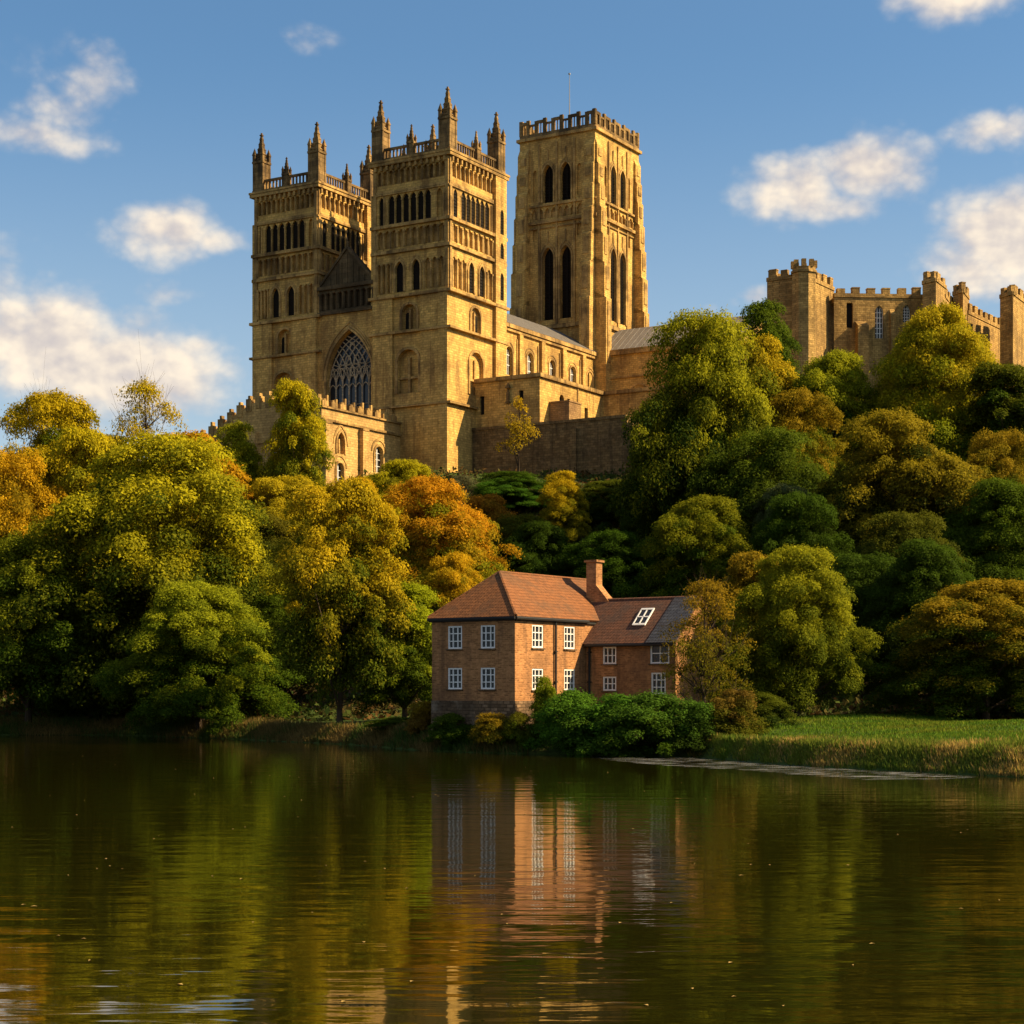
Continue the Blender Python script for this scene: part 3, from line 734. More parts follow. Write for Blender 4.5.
for f_, a, d in wl:
    q = MB(); back(q, f_, a, d); q.build('window', LOUVRE, rng)
q = MB(); q.box(A0 + 2.6, A0 + 6.0, AY - 3.2, AY - .01, 38, 44.0)
q.box(A0 + 2.5, A0 + 6.1, AY - 3.3, AY - .01, 44.0, 44.2); q.build('lean_to', stone('brown_render', (.30, .18, .075), (.16, .09, .045), bw=.6, bh=.28), rng)
for c in (4.6, 8.9, 12.0):
    q = MB(); q.fbox(frS, c, c + .7, 40.0, 44.2 - .3 * (c - 4), -.01, .6); q.fbox(frS, c, c + .7, 40, 43.2 - .3 * (c - 4), .6, 1.1); q.build('buttress', STONE, rng)

rtw = empty('retaining_wall', (CO[0], CO[1], 28.0), CR)
tag(rtw, 'tall dark weathered retaining wall with patchy stone below the sunlit range', 'wall')
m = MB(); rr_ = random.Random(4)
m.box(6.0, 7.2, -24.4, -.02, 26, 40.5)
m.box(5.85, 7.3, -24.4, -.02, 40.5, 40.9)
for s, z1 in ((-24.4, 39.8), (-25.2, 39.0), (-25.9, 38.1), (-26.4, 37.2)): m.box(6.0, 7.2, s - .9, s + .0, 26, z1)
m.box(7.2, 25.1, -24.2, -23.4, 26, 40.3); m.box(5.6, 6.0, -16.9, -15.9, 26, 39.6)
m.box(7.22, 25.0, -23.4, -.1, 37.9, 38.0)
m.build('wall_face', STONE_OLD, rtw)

# ------------------------------------------------------------------ chapel in front of the west towers
chp = empty('chapel', (CO[0], CO[1], 28.0), CR)
tag(chp, 'low crenellated stone chapel with arched windows in front of the cathedral west towers', 'chapel')
m = MB(); t_ = MB(); bk = MB(); GX, GY0, GY1, GT = -18.2, 8.2, 30.4, 41.3
frS = Frame((GX, GY0, 0), (1, 0, 0), (0, -1, 0)); frW = Frame((GX, GY0, 0), (0, 1, 0), (-1, 0, 0)); hS = []; hW = []; wl = []
Lg = -GX - .02
for c, z0, w_, h, real in ((4.2, 35.6, 1.7, 2.9, 0), (4.0, 29.8, 1.6, 4.6, 1), (13.0, 34.0, 1.9, 3.6, 1)):
    a = arch(c, z0, w_, h, 'pointed' if not real else 'round'); hS.append((a, .5))
    if real: wl.append((frS, a, -.45, c, z0, w_, h))
    else: back(bk, frS, a, -.5); t_.fbox(frS, c - .12, c + .12, z0, z0 + 2, -.48, -.2)
    ring(t_, frS, c, z0, w_, h, .3, .15, 'pointed' if not real else 'round'); ring(t_, frS, c, z0 + 1, w_ + 1.2, h - .2, .25, .1, 'pointed' if not real else 'round', jamb=False)
for c, z0, w_, h in ((7.3, 33.2, 1.9, 6.2), (14.5, 32.0, 1.7, 5)):
    a = arch(c, z0, w_, h, 'pointed'); hW.append((a, .5)); wl.append((frW, a, -.45, c, z0, w_, h)); ring(t_, frW, c, z0, w_, h, .35, .15, 'pointed')
facade(m, frS, [(0, 24), (Lg, 24), (Lg, GT), (0, GT)], hS)
prof = [(0, GT), (2, 42.6), (11.5, 42.8), (13.5, 42.0), (15.5, 41.0), (17.5, 40.0), (19.5, 39.0), (22.2, 37.6)]
facade(m, frW, [(0, 24), (22.2, 24)] + prof[::-1], hW)
m.box(GX + .5, -.4, GY0 + .5, 27, 37.5, 37.9); m.box(GX + .02, -.4, 30.0, 30.4, 24, 37.7)
for s in (.02, 8.4): m.fbox(frS, s, s + 1.3, 24, 39.2, -.1, .7); t_.fbox(frS, s - .06, s + 1.36, 39.2, 39.5, -.05, .78)
for s in (4.4, 10.6, 18.5): m.fbox(frW, s, s + 1.3, 24, 38.8, -.1, .8)
cw = m.build('wall', STONE_CHAPEL, chp); bk.build('blind_arch', STONE_CHAPEL, cw)
t_.fbox(frS, .02, Lg, 39.6, 39.9, -.05, .3); t_.fbox(frS, -.2, Lg, GT, GT + .25, -.6, .28)
t_.fbox(frW, .02, 22.1, 37.2, 37.5, -.05, .25); t_.build('moulding', STONE_TRIM, cw)
pr = MB(); rr_ = random.Random(8)
for i in range(9):
    s = .2 + i * 2.0; pr.fbox(frS, s, s + 1.2, GT + .25, GT + 1.0, -.55, .0); pr.fbox(frS, s + .3, s + .9, GT + 1.0, GT + 1.25, -.5, -.05)
for i in range(8):
    s = 1.5 + i * 2.0; pr.fbox(frS, s - .16, s + .16, GT + .25, GT + 1.9 - rr_.random() * .4, -.45, -.1)
for i in range(13):
    s = .2 + i * 1.65; zz = float(np.interp(s + .45, [p[0] for p in prof], [p[1] for p in prof]))
    pr.fbox(frW, s, s + .95, zz - .8, zz + .85, -.7, .1); pr.fbox(frW, s + .3, s + .65, zz + .85, zz + 1.25 + .2 * rr_.random(), -.6, .0)
pr.build('battlement', STONE_TRIM, cw)
for f_, a, d, c, z0, w_, h in wl:
    q = MB(); back(q, f_, a, d); wo = q.build('window', GLASSM, chp)
    g = MB(); g.fbox(f_, c - .07, c + .07, z0, z0 + h - .2, d + .02, d + .16)
    for k in range(1, int(h / .9)): g.fbox(f_, c - w_ / 2 + .02, c + w_ / 2 - .02, z0 + k * .9 - .03, z0 + k * .9 + .03, d + .02, d + .1)
    g.build('mullion', WHITE, wo)

# ------------------------------------------------------------------ castle on the right of the plateau
cst = empty('castle', (ax(870, 262), 262, 40.0))
tag(cst, 'brown stone castle with battlemented towers rising behind the golden trees', 'castle')
OC = cst.location
def cp_(px, Y): return Vector((ax(px, Y) - OC.x, Y - OC.y))
MR = random.Random(12)
def merlons(mb, p, q, z, n, h=.9, th=.7, fill=.58):
    """battlement along p-q; outward is to the right of p->q seen from above"""
    d = (q - p); Lm = d.length; d = d / Lm; nn = Vector((d.y, -d.x)); step = Lm / n
    f = Frame((p.x, p.y, 0), (d.x, d.y, 0), (nn.x, nn.y, 0))
    mb.fbox(f, 0, Lm, z, z + .55, -th, .12)
    for i in range(n):
        a = step * (i + (1 - fill) / 2) + MR.uniform(-.09, .09); hh = h + MR.uniform(-.22, .14); ww = step * fill * MR.uniform(.86, 1.08)
        mb.fbox(f, a, a + ww, z + .55, z + .55 + hh, -th + .03, .09)
        if MR.random() < .7: mb.fbox(f, a - .05, a + ww + .05, z + .55 + hh, z + .72 + hh, -th, .12)
def ctower(corner, wend, send, z1, nW, nS, name='tower', rnd=None):
    c, w, s = corner, wend, send; b = w + (s - c)
    m = MB(); m.prism([w, c, s, b], 34, z1); o = m.build(name, STONE_CASTLE, cst)
    m = MB(); merlons(m, w, c, z1, nW); merlons(m, c, s, z1, nS); merlons(m, s, b, z1, nW); merlons(m, b, w, z1, nS)
    m.build('battlement', STONE_CASTLE, o); return o
T = ctower(cp_(803, 255), cp_(767, 258), cp_(834, 264), 62.2, 3, 5)
m = MB(); c = cp_(804, 254.6); pts = [c + Vector((1.75 * math.cos(a), 1.75 * math.sin(a))) for a in np.linspace(0, 2 * math.pi, 9)[:-1] + .2]
m.prism(pts, 34, 63.3); pts2 = [c + Vector((1.95 * math.cos(a), 1.95 * math.sin(a))) for a in np.linspace(0, 2 * math.pi, 9)[:-1] + .2]
m.prism(pts2, 62.5, 62.8)
for i in range(8):
    p = c + Vector((1.5 * math.cos(i * math.pi / 4 + .6), 1.5 * math.sin(i * math.pi / 4 + .6))); m.cbox(p.x, p.y, .62, 63.3, 64.3)
m.build('turret', STONE_CASTLE, cst)
m = MB(); p, q = cp_(834, 261.5), cp_(925, 262.5); d = (q - p).normalized(); nn = Vector((d.y, -d.x))
frM = Frame((p.x, p.y, 0), (d.x, d.y, 0), (nn.x, nn.y, 0)); Lm = (q - p).length; hs = []; wl = []
k = 261.8 / F
for px, y0, y1, wp, real in ((850, 328, 300, 6.5, 0), (880, 338, 305, 8.5, 1), (908, 322, 304, 7.5, 1)):
    s = (px - 834) * k; z0 = az_(y0, 261.8); h = (y0 - y1) * k
    a = arch(s, z0, wp * k, h, 'pointed'); hs.append((a, .6)); wl.append((a, s, z0, wp * k, h, real))
facade(m, frM, [(0, 34), (Lm, 34), (Lm, 60.8), (0, 60.8)], hs)
m.fbox(frM, 0, Lm, 60.0, 60.78, -3, -.02)
cm = m.build('wall', STONE_CASTLE, cst)
m = MB(); merlons(m, p, q, 60.8, 6, .75, .8, .55); m.build('battlement', STONE_CASTLE, cm)
for a, s, z0, w_, h, real in wl:
    g = MB(); back(g, frM, a, -.55); wo = g.build('window', GLASSM if real else LOUVRE, cst)
    if real:
        g = MB()
        for o_ in (-w_ / 6, w_ / 6): g.fbox(frM, s + o_ - .045, s + o_ + .045, z0, z0 + h - .25, -.53, -.4)
        for i in range(1, 6): g.fbox(frM, s - w_ / 2 + .02, s + w_ / 2 - .02, z0 + h * i / 6.3 - .04, z0 + h * i / 6.3 + .04, -.53, -.42)
        ring(g, frM, s, z0, w_ - .12, h - .08, .08, .12, 'pointed', -.53); g.build('tracery', WHITE, wo)
for px, y, w_, d_ in ((861, 325, 11, 1.6), (868, 360, 7, 1.2), (893, 312, 5, .6)):
    m = MB(); s = (px - 834) * k; zz = az_(y, 260); m.fbox(frM, s - w_ * k / 2, s + w_ * k / 2, 34, zz, -.02, d_)
    m.add([frM.p(s - w_ * k / 2, zz, 0), frM.p(s + w_ * k / 2, zz, 0), frM.p(s + w_ * k / 2, zz, d_), frM.p(s - w_ * k / 2, zz, d_), frM.p(s - w_ * k / 2, zz + .9, -.01), frM.p(s + w_ * k / 2, zz + .9, -.01)], [(3, 2, 5, 4), (0, 3, 4), (1, 5, 2)])
    m.build('buttress', STONE_CASTLE, cst)
ctower(cp_(936, 256.5), cp_(922.5, 258.5), cp_(946, 261.5), 61.9, 2, 2, 'turret')
def cwall(p, q, z1, n, holes=()):
    d = (q - p).normalized(); nn = Vector((d.y, -d.x)); f = Frame((p.x, p.y, 0), (d.x, d.y, 0), (nn.x, nn.y, 0)); L = (q - p).length
    m = MB(); hh = []; 
    for s, z0, w_, h in holes: hh.append((arch(s, z0, w_, h, 'pointed'), .5))
    facade(m, f, [(0, 34), (L, 34), (L, z1), (0, z1)], hh); m.fbox(f, 0, L, z1 - .6, z1 - .02, -2, -.02); o = m.build('wall', STONE_CASTLE, cst)
    m = MB(); merlons(m, p, q, z1, n); m.build('battlement', STONE_CASTLE, o)
    for a, dd in hh:
        g = MB(); back(g, f, a, -.45); g.build('window', GLASSM, cst)
cwall(cp_(945, 261), cp_(956, 270), 60.6, 4, ((3.2, 52.5, 1.3, 5),))
ctower(cp_(963, 264), cp_(953, 266), cp_(969, 269), 62.0, 2, 2, 'turret')
cwall(cp_(968, 267.5), cp_(1003, 280), 59.6, 7, ((4.5, 49, 1.4, 5),))
ctower(cp_(1013, 261), cp_(1000, 263.5), cp_(1034, 272), 61.0, 2, 4)
cwall(cp_(1034, 272), cp_(1120, 290), 59.0, 9)

# ------------------------------------------------------------------ brick house at the water's edge
def brick_mat(name, base, dark, mort):
    return stone(name, base, dark, mort, .34, .12, .6, .3, .38)
BRICK = brick_mat('brown_brick', (.33, .158, .064), (.13, .07, .038), 1.2)
RUBBLE = stone('rubble_plinth', (.20, .125, .07), (.07, .048, .03), .6, .5, .22, .7, .9, .5, pale=(.26, .2, .14))
def tile_mat(name, c1, c2, c3, row=.28, w=.24):
    m, t, b = mat(name)
    tc = t.new('ShaderNodeTexCoord'); o = tc.outputs['Object']; x, y, z = t.sep(o)[:3]
    br = t.new('ShaderNodeTexBrick'); t.put(br.inputs['Vector'], t.comb(t.math('ADD', x, y), t.math('MULTIPLY', z, 1.35), 0))
    br.inputs['Scale'].default_value = 1; br.inputs['Brick Width'].default_value = w; br.inputs['Row Height'].default_value = row
    br.inputs['Mortar Size'].default_value = .022; br.inputs['Color1'].default_value = (*c1, 1); br.inputs['Color2'].default_value = (*c2, 1); br.inputs['Mortar'].default_value = (*[v * .35 for v in c1], 1)
    n = t.noise(o, .55, 5, .65); n2 = t.noise(o, 4, 4, .6)
    c = t.mix(t.math('MULTIPLY', t.smooth(n, .45, .68), .6), br.outputs['Color'], (*c3, 1))
    k = t.math('ADD', t.math('MULTIPLY', n2, .8), .6); c = t.mix(1, c, t.comb(k, k, k), 'MULTIPLY')
    t.put(b.inputs['Base Color'], c); b.inputs['Roughness'].default_value = .85; b.inputs['Specular IOR Level'].default_value = .12
    bp = t.new('ShaderNodeBump'); bp.inputs['Strength'].default_value = .5; bp.inputs['Distance'].default_value = .05
    t.put(bp.inputs['Height'], t.math('SUBTRACT', n2, t.math('MULTIPLY', br.outputs['Fac'], 1.2))); t.put(b.inputs['Normal'], bp.outputs[0])
    return m
TILE = tile_mat('clay_tile', (.25, .098, .036), (.175, .072, .03), (.10, .058, .032))
TILE_DARK = tile_mat('old_tile', (.16, .07, .04), (.11, .055, .035), (.07, .05, .04))
SLATE = tile_mat('blue_slate', (.05, .053, .066), (.075, .077, .09), (.05, .038, .034))
HA = R(35)      # local x: along the sunlit side, local y: along the shaded side
hsx, hsy = .19, 116.0
hs = empty('brick_house', (hsx, hsy, 0.0), math.atan2(math.cos(HA), math.sin(HA)))
tag(hs, 'brown brick house with hipped clay tile roof and lower wing standing at the water', 'house')
HW, HL, HE, HR = 6.7, 14.6, 8.75, 11.7
m = MB(); pl = MB(); frL = Frame((0, 0, 0), (0, 1, 0), (-1, 0, 0)); frR = Frame((0, 0, 0), (1, 0, 0), (0, -1, 0)); wl = []; hL = []; hR = []
WX0, WX1, WY = 8.4, 14.4, -7.0; WE, WRZ = 7.3, 10.1
frG = Frame((WX0, WY, 0), (0, 1, 0), (-1, 0, 0)); hG = []
def hole(lst, fr_, c, z0, w_, h): a = arch(c, z0, w_, h, 'rect'); lst.append((a, .14)); wl.append((fr_, c, z0, w_, h))
for c in (2.15, 4.8):
    hole(hL, frL, c, 6.7, 1.15, 1.5); hole(hL, frL, c, 4.05, 1.15, 1.4)
for c in (2.6, 6.4):
    hole(hR, frR, c, 6.75, 1.3, 1.5); hole(hR, frR, c, 4.0, 1.3, 1.4)
for c, z0, w_, h in ((5.1, 5.75, 1.05, 1.15), (5.1, 3.95, 1.05, 0.95), (1.2, 5.75, 1.45, 1.35), (1.3, 3.7, 1.1, 1.45)): hole(hG, frG, c, z0, w_, h)
facade(m, frL, [(0, 3.3), (HW, 3.3), (HW, HE), (0, HE)], hL); facade(m, frR, [(0, 3.3), (HL, 3.3), (HL, HE), (0, HE)], hR)
facade(m, Frame((0, HW, 0), (1, 0, 0), (0, 1, 0)), [(0, 0), (HL, 0), (HL, HE), (0, HE)], []); facade(m, Frame((HL, 0, 0), (0, 1, 0), (1, 0, 0)), [(0, 0), (HW, 0), (HW, HE), (HW / 2, HR - .1), (0, HE)], [])
facade(m, frG, [(0, 0), (-WY - .02, 0), (-WY - .02, WE), (0, WE)], hG)
facade(m, Frame((WX0, WY, 0), (1, 0, 0), (0, -1, 0)), [(0, 0), (WX1 - WX0, 0), (WX1 - WX0, WE), ((WX1 - WX0) / 2, WRZ - .1), (0, WE)], [])
facade(m, Frame((WX1, WY, 0), (0, 1, 0), (1, 0, 0)), [(0, 0), (-WY - .02, 0), (-WY - .02, WE), (0, WE)], [])
wall = m.build('wall', BRICK, hs)
pl.fbox(frL, -.08, HW, -1.2, 3.3, -.6, .08); pl.fbox(frR, 0.0, HL, -1.2, 3.296, -.6, .076)
pl.fbox(frL, 1.4, 2.0, -1.2, 2.2, .0, .5); pl.build('plinth', RUBBLE, hs, 'dark rubble stone base at the waterline')
for fr_, c, z0, w_, h in wl:
    g = MB(); back(g, fr_, arch(c, z0, w_, h, 'rect'), -.12); wo = g.build('window', GLASSM, hs)
    g = MB(); fw = .1
    g.fbox(fr_, c - w_ / 2, c - w_ / 2 + fw, z0, z0 + h, -.13, -.03); g.fbox(fr_, c + w_ / 2 - fw, c + w_ / 2, z0, z0 + h, -.13, -.03)
    g.fbox(fr_, c - w_ / 2 + fw, c + w_ / 2 - fw, z0, z0 + fw, -.13, -.032); g.fbox(fr_, c - w_ / 2 + fw, c + w_ / 2 - fw, z0 + h - fw, z0 + h, -.13, -.032)
    n = 3 if w_ < 1.4 else 2
    for i in range(1, n): s = c - w_ / 2 + w_ * i / n; g.fbox(fr_, s - .035, s + .035, z0 + fw, z0 + h - fw, -.13, -.05)
    for i in ((1, 2) if h > 1.3 and n == 3 else (1,)):
        zz = z0 + h * i / (3 if h > 1.3 and n == 3 else 2); g.fbox(fr_, c - w_ / 2 + fw, c + w_ / 2 - fw, zz - .03, zz + .03, -.13, -.055)
    g.build('frame', WHITE, wo)
    g = MB(); g.fbox(fr_, c - w_ / 2 - .1, c + w_ / 2 + .1, z0 - .1, z0 - .005, -.12, .1); g.build('sill', RUBBLE, wo)
rf = MB(); ov = .18; hm = HW / 2; zE = HE + .05; hip = 3.0
zd = -ov * (HR - HE) / hm
a, b_, c_, d_ = (-ov, -ov, zE + zd), (-ov, HW + ov, zE + zd), (HL + .2, -ov, zE + zd), (HL + .2, HW + ov, zE + zd); e, f_ = (hip, hm, HR), (HL + .2, hm, HR)
rf.slab([a, b_, e], .14, Vector((-.72, 0, .69))); rf.slab([a, c_, f_, e], .14, Vector((0, -.69, .72))); rf.slab([d_, b_, e, f_], .14, Vector((0, .69, .72)))
roof = rf.build('roof', TILE, hs)
rg = MB(); rg.tube(Vector(e) + Vector((0, 0, .1)), Vector(f_) + Vector((0, 0, .1)), .15, .15, 7); rg.tube(Vector(a) + Vector((0, 0, .12)), Vector(e) + Vector((0, 0, .12)), .13, .13, 7); rg.tube(Vector(b_) + Vector((0, 0, .12)), Vector(e) + Vector((0, 0, .12)), .13, .13, 7)
rg.build('ridge_tile', TILE, roof)
wr = MB(); wm_ = (WX0 + WX1) / 2; zz = WE + .05 - .35 * (WRZ - WE) / 3
wr.slab([(WX0 - .35, WY - .25, zz), (WX0 - .35, 1.4, zz), (wm_, 1.4, WRZ), (wm_, WY - .25, WRZ)], .14, Vector((-.72, 0, .69)))
wr.slab([(WX1 + .35, 1.4, zz), (WX1 + .35, WY - .25, zz), (wm_, WY - .25, WRZ), (wm_, 1.4, WRZ)], .14, Vector((.72, 0, .69)))
wroof = wr.build('wing_roof', TILE_DARK, hs, 'lower wing roof of darker old tiles')
rg = MB(); rg.tube((wm_, WY - .25, WRZ + .1), (wm_, 1.2, WRZ + .1), .14, .14, 7); rg.build('ridge_tile', TILE_DARK, wroof)
nrm = Vector((-(WRZ - WE) , 0, 3.0)).normalized()
def rp(s, t): # point on wing west slope: s along y, t 0 eave..1 ridge
    return Vector((WX0 - .35 + t * (wm_ - WX0 + .35), s, zz + t * (WRZ - zz))) + nrm * .17
sl_ = MB(); sl_.slab([rp(WY - .28, -.01), rp(-5.0, -.01), rp(-5.3, 1.0), rp(WY - .28, 1.0)], .03, nrm); sl_.build('slate_patch', SLATE, wroof, 'blue slate end of the wing roof')
sk = MB(); c0 = -3.7
sk.slab([rp(c0 - .46, .40), rp(c0 + .46, .40), rp(c0 + .46, .74), rp(c0 - .46, .74)], .05, nrm); sko = sk.build('skylight', GLASSM, wroof)
sk = MB()
for s0, s1, t0, t1 in ((-.5, -.43, .38, .76), (.43, .5, .38, .76), (-.04, .04, .40, .74), (-.43, .43, .38, .415), (-.43, .43, .725, .76), (-.43, .43, .555, .575)):
    sk.slab([rp(c0 + s0, t0), rp(c0 + s1, t0), rp(c0 + s1, t1), rp(c0 + s0, t1)], .09, nrm)
sk.build('frame', WHITE, sko)
gt = MB(); gt.tube((-ov - .05, -ov, zE + zd - .02), (-ov - .05, HW + ov, zE + zd - .02), .1, .1, 6); gt.tube((-ov, -ov - .05, zE + zd - .02), (WX0, -ov - .05, zE + zd - .02), .1, .1, 6)
gt.tube((WX0 - .42, WY - .2, zz - .02), (WX0 - .42, -.2, zz - .02), .1, .1, 6)
gt.box(-ov + .05, -.02, -ov + .1, HW + ov, HE - .28, HE - .1); gt.box(-.02, HL, -ov + .05, -.02, HE - .28, HE - .1)
gt.build('gutter', IRON, hs)
for f2, s in ((frR, 4.55), (frG, -WY - .35)):
    g = MB(); zt_ = HE - .2 if f2 is frR else WE - .1; g.tube(f2.p(s, 1.5, .12), f2.p(s, zt_, .12), .075, .075, 7)
    for z_ in (2.5, 4.5, 6.5): g.fbox(f2, s - .12, s + .12, z_, z_ + .08, 0, .2)
    g.build('drainpipe', IRON, hs)
ch = MB(); chx, chy = 11.6, 1.35
ch.box(chx - .40, chx + .40, chy - .40, chy + .40, 7.0, 12.9); ch.box(chx - .52, chx + .52, chy - .52, chy + .52, 12.9, 13.05)
ch.add([(chx - .40, chy - .40, 11.3), (chx + .40, chy - .40, 11.3), (chx + .40, chy - 1.9, 9.6), (chx - .40, chy - 1.9, 9.6), (chx - .40, chy - .40, 8), (chx + .40, chy - .40, 8), (chx + .40, chy - 1.9, 8), (chx - .40, chy - 1.9, 8)],
       [(0, 1, 2, 3), (0, 3, 7, 4), (1, 2, 6, 5), (2, 3, 7, 6)])
ch.build('chimney', BRICK, hs)


# ------------------------------------------------------------------ trees
def unit(v): return v / (np.linalg.norm(v, axis=-1, keepdims=True) + 1e-9)
def crown_mesh(name, seed, Wd, H, base, nc, per, leaf, cr, prof='dome', flat=.74, inner=.3, twig=0, rag=1.0):
    g = np.random.default_rng(seed); cen = []; outs = []; rad = []; turn = []
    ph = g.uniform(0, 6.28, 6); z0 = H * base
    def env(t, th):
        if prof == 'dome': p = np.clip(1 - np.abs((t - .34) / .68) ** 2.0, 0, 1) ** .72
        elif prof == 'tall': p = np.clip(1 - np.abs((t - .36) / .66) ** 1.8, 0, 1) ** .7
        elif prof == 'fan': p = np.clip(1 - np.abs((t - .55) / .58) ** 2.2, 0, 1) ** .6
        else: p = np.clip(1 - np.abs((t - .2) / .82) ** 2.1, 0, 1) ** .68
        lob = 1 + .15 * np.sin(2 * th + ph[0] + 4 * t) + .15 * np.sin(3 * th + ph[1] - 6 * t) + .13 * np.sin(5 * th + ph[2] + 11 * t) + .08 * np.sin(19 * t + 2 * th + ph[4])
        return Wd / 2 * p * lob
    K = int(g.integers(7, 10)); lead = []
    for k in range(K):                                            # leaders: big boughs that give the crown its broken outline
        tk = (k + .35) / K * .80 + .04; tk = tk if k < K - 1 else .86; ak = k * 2.4 + g.uniform(-.5, .5); rk = env(tk, ak) * (g.uniform(.45, .72) if k < K - 1 else .15)
        lead.append((math.cos(ak) * rk, math.sin(ak) * rk, z0 + tk * (H - z0), Wd * g.uniform(.20, .29), (H - z0) * g.uniform(.15, .24)))
    for i in range(nc):
        if g.random() < .62 and nc > 100:
            lx, ly, lz, lr, lh = lead[int(g.integers(0, K))]; dv = g.normal(size=3); dv /= np.linalg.norm(dv)
            if dv[2] < -.3: dv[2] *= -1
            q = g.uniform(.75, 1.08); c = np.array([lx + dv[0] * lr * q, ly + dv[1] * lr * q, lz + dv[2] * lh * q])
            c[2] = min(max(c[2], z0 + .02 * H), H * 1.0); cen.append(c); o = np.array([c[0] / Wd * 2, c[1] / Wd * 2, dv[2] * .8 + .15]); outs.append(o / (np.linalg.norm(o) + 1e-6))
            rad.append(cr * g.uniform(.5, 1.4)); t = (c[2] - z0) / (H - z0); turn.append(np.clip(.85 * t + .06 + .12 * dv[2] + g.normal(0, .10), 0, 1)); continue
        t = g.beta(1.15, 1.05) * .97 + .01; th = g.uniform(0, 6.283)
        fr = (g.uniform(.8, 1.0) + max(0, g.normal(0, .07))) if g.random() > inner else g.uniform(.25, .8)
        r = max(0, env(t, th) - cr * .55) * fr
        c = np.array([math.cos(th) * r, math.sin(th) * r, z0 + t * (H - z0) - cr * .35]) + g.normal(0, cr * .30 * rag, 3)
        cen.append(c); o = np.array([math.cos(th), math.sin(th), (t - .35) * 1.3]); outs.append(o / np.linalg.norm(o)); rad.append(cr * g.uniform(.5, 1.5) * (1.15 - .35 * t))
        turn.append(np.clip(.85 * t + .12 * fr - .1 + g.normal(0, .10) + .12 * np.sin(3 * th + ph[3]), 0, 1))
    cen = np.array(cen); outs = np.array(outs); rad = np.array(rad); turn = np.array(turn)
    k = np.repeat(np.arange(nc), (per * (rad / cr) ** 1.7).astype(int)); n = len(k)
    d = unit(g.normal(size=(n, 3)))
    bias = outs[k] * .55 + np.array([0, 0, .75]); flip = (d * bias).sum(1) < -.25
    d[flip & (g.random(n) < .85)] *= -1
    rr = np.where(g.random(n) < .72, g.uniform(.72, 1.06, n), g.uniform(.25, .9, n)) + np.abs(g.normal(0, .17, n)) * rag
    ho = outs[k].copy(); ho[:, 2] = 0; ho = unit(ho)
    off = d * rr[:, None] * rad[k][:, None]
    along = (off * ho).sum(1)
    off = off + ho * (along * .35)[:, None]
    off[:, 2] = off[:, 2] * flat - .22 * np.maximum(0, along)
    # break the round outline of every spray
    wob = .16 * rad[k] * np.sin(off[:, 0] * 4.1 / rad[k] + k) * np.cos(off[:, 1] * 3.7 / rad[k] + 2 * k)
    off[:, 2] += wob
    pos = cen[k] + off
    nrm = unit(d * .75 + np.array([0, 0, .45]) + g.normal(0, .42, (n, 3)))
    a = unit(np.cross(nrm, g.normal(size=(n, 3)))); b = np.cross(nrm, a)
    sz = leaf * g.uniform(.55, 1.35, n)[:, None]
    lift = nrm * sz * .18
    v = np.stack([pos - a * sz * .62, pos + b * sz * .36 + lift, pos + a * sz * .62, pos - b * sz * .36 + lift], 1).reshape(-1, 3)
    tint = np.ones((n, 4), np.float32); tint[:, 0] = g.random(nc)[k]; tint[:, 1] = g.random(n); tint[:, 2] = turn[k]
    me = raw_mesh(name, v, np.arange(4 * n).reshape(-1, 4))
    at_ = me.color_attributes.new('tint', 'FLOAT_COLOR', 'POINT'); at_.data.foreach_set('color', np.repeat(tint, 4, 0).ravel())
    me.materials.append(LEAF)
    # trunk, limbs and twigs as one tapered wooden mesh
    m = MB(); rr_ = random.Random(seed); tr0 = max(.05, H * .020); p = Vector((0, 0, -.6)); top = H * (.74 if twig == 0 else .95); segs = 7; r = tr0 * 1.25; joints = []
    for i in range(segs):
        q = Vector((rr_.gauss(0, H * .010), rr_.gauss(0, H * .010), -.6 + (top + .6) * (i + 1) / segs)); r2 = tr0 * (1 - .85 * (i + 1) / segs) + .012
        m.tube(p, q, r, r2, 8); joints.append((q, r2)); p, r = q, r2
    idx = list(range(nc)); rr_.shuffle(idx)
    for i in idx[:26 + twig]:
        c = Vector(cen[i]); zt2 = max(H * .12, c.z - (c.xy.length) * .75)
        j = min(joints, key=lambda e: abs(e[0].z - zt2)); r0 = j[1] * .55 + .012
        midp = j[0].lerp(c, .5) + Vector((0, 0, .05 * H)) * rr_.uniform(-.4, .6); m.tube(j[0], midp, r0, r0 * .6, 6); m.tube(midp, c, r0 * .6, r0 * .22, 5)
        ends = 3 + (4 if twig else 0)
        for _ in range(ends):
            e = c + Vector((rr_.gauss(0, 1), rr_.gauss(0, 1), abs(rr_.gauss(0, 1)) * (1.5 if twig else .6))) * rad[i] * (1.0 if twig else .7); m.tube(midp.lerp(c, .7), e, r0 * .22, r0 * .06 + .004, 4)
    tm = bpy.data.meshes.new(name + '_trunk'); tm.from_pydata(m.v, [], m.f); tm.update(); tm.materials.append(BARK)
    return me, tm, Wd, H
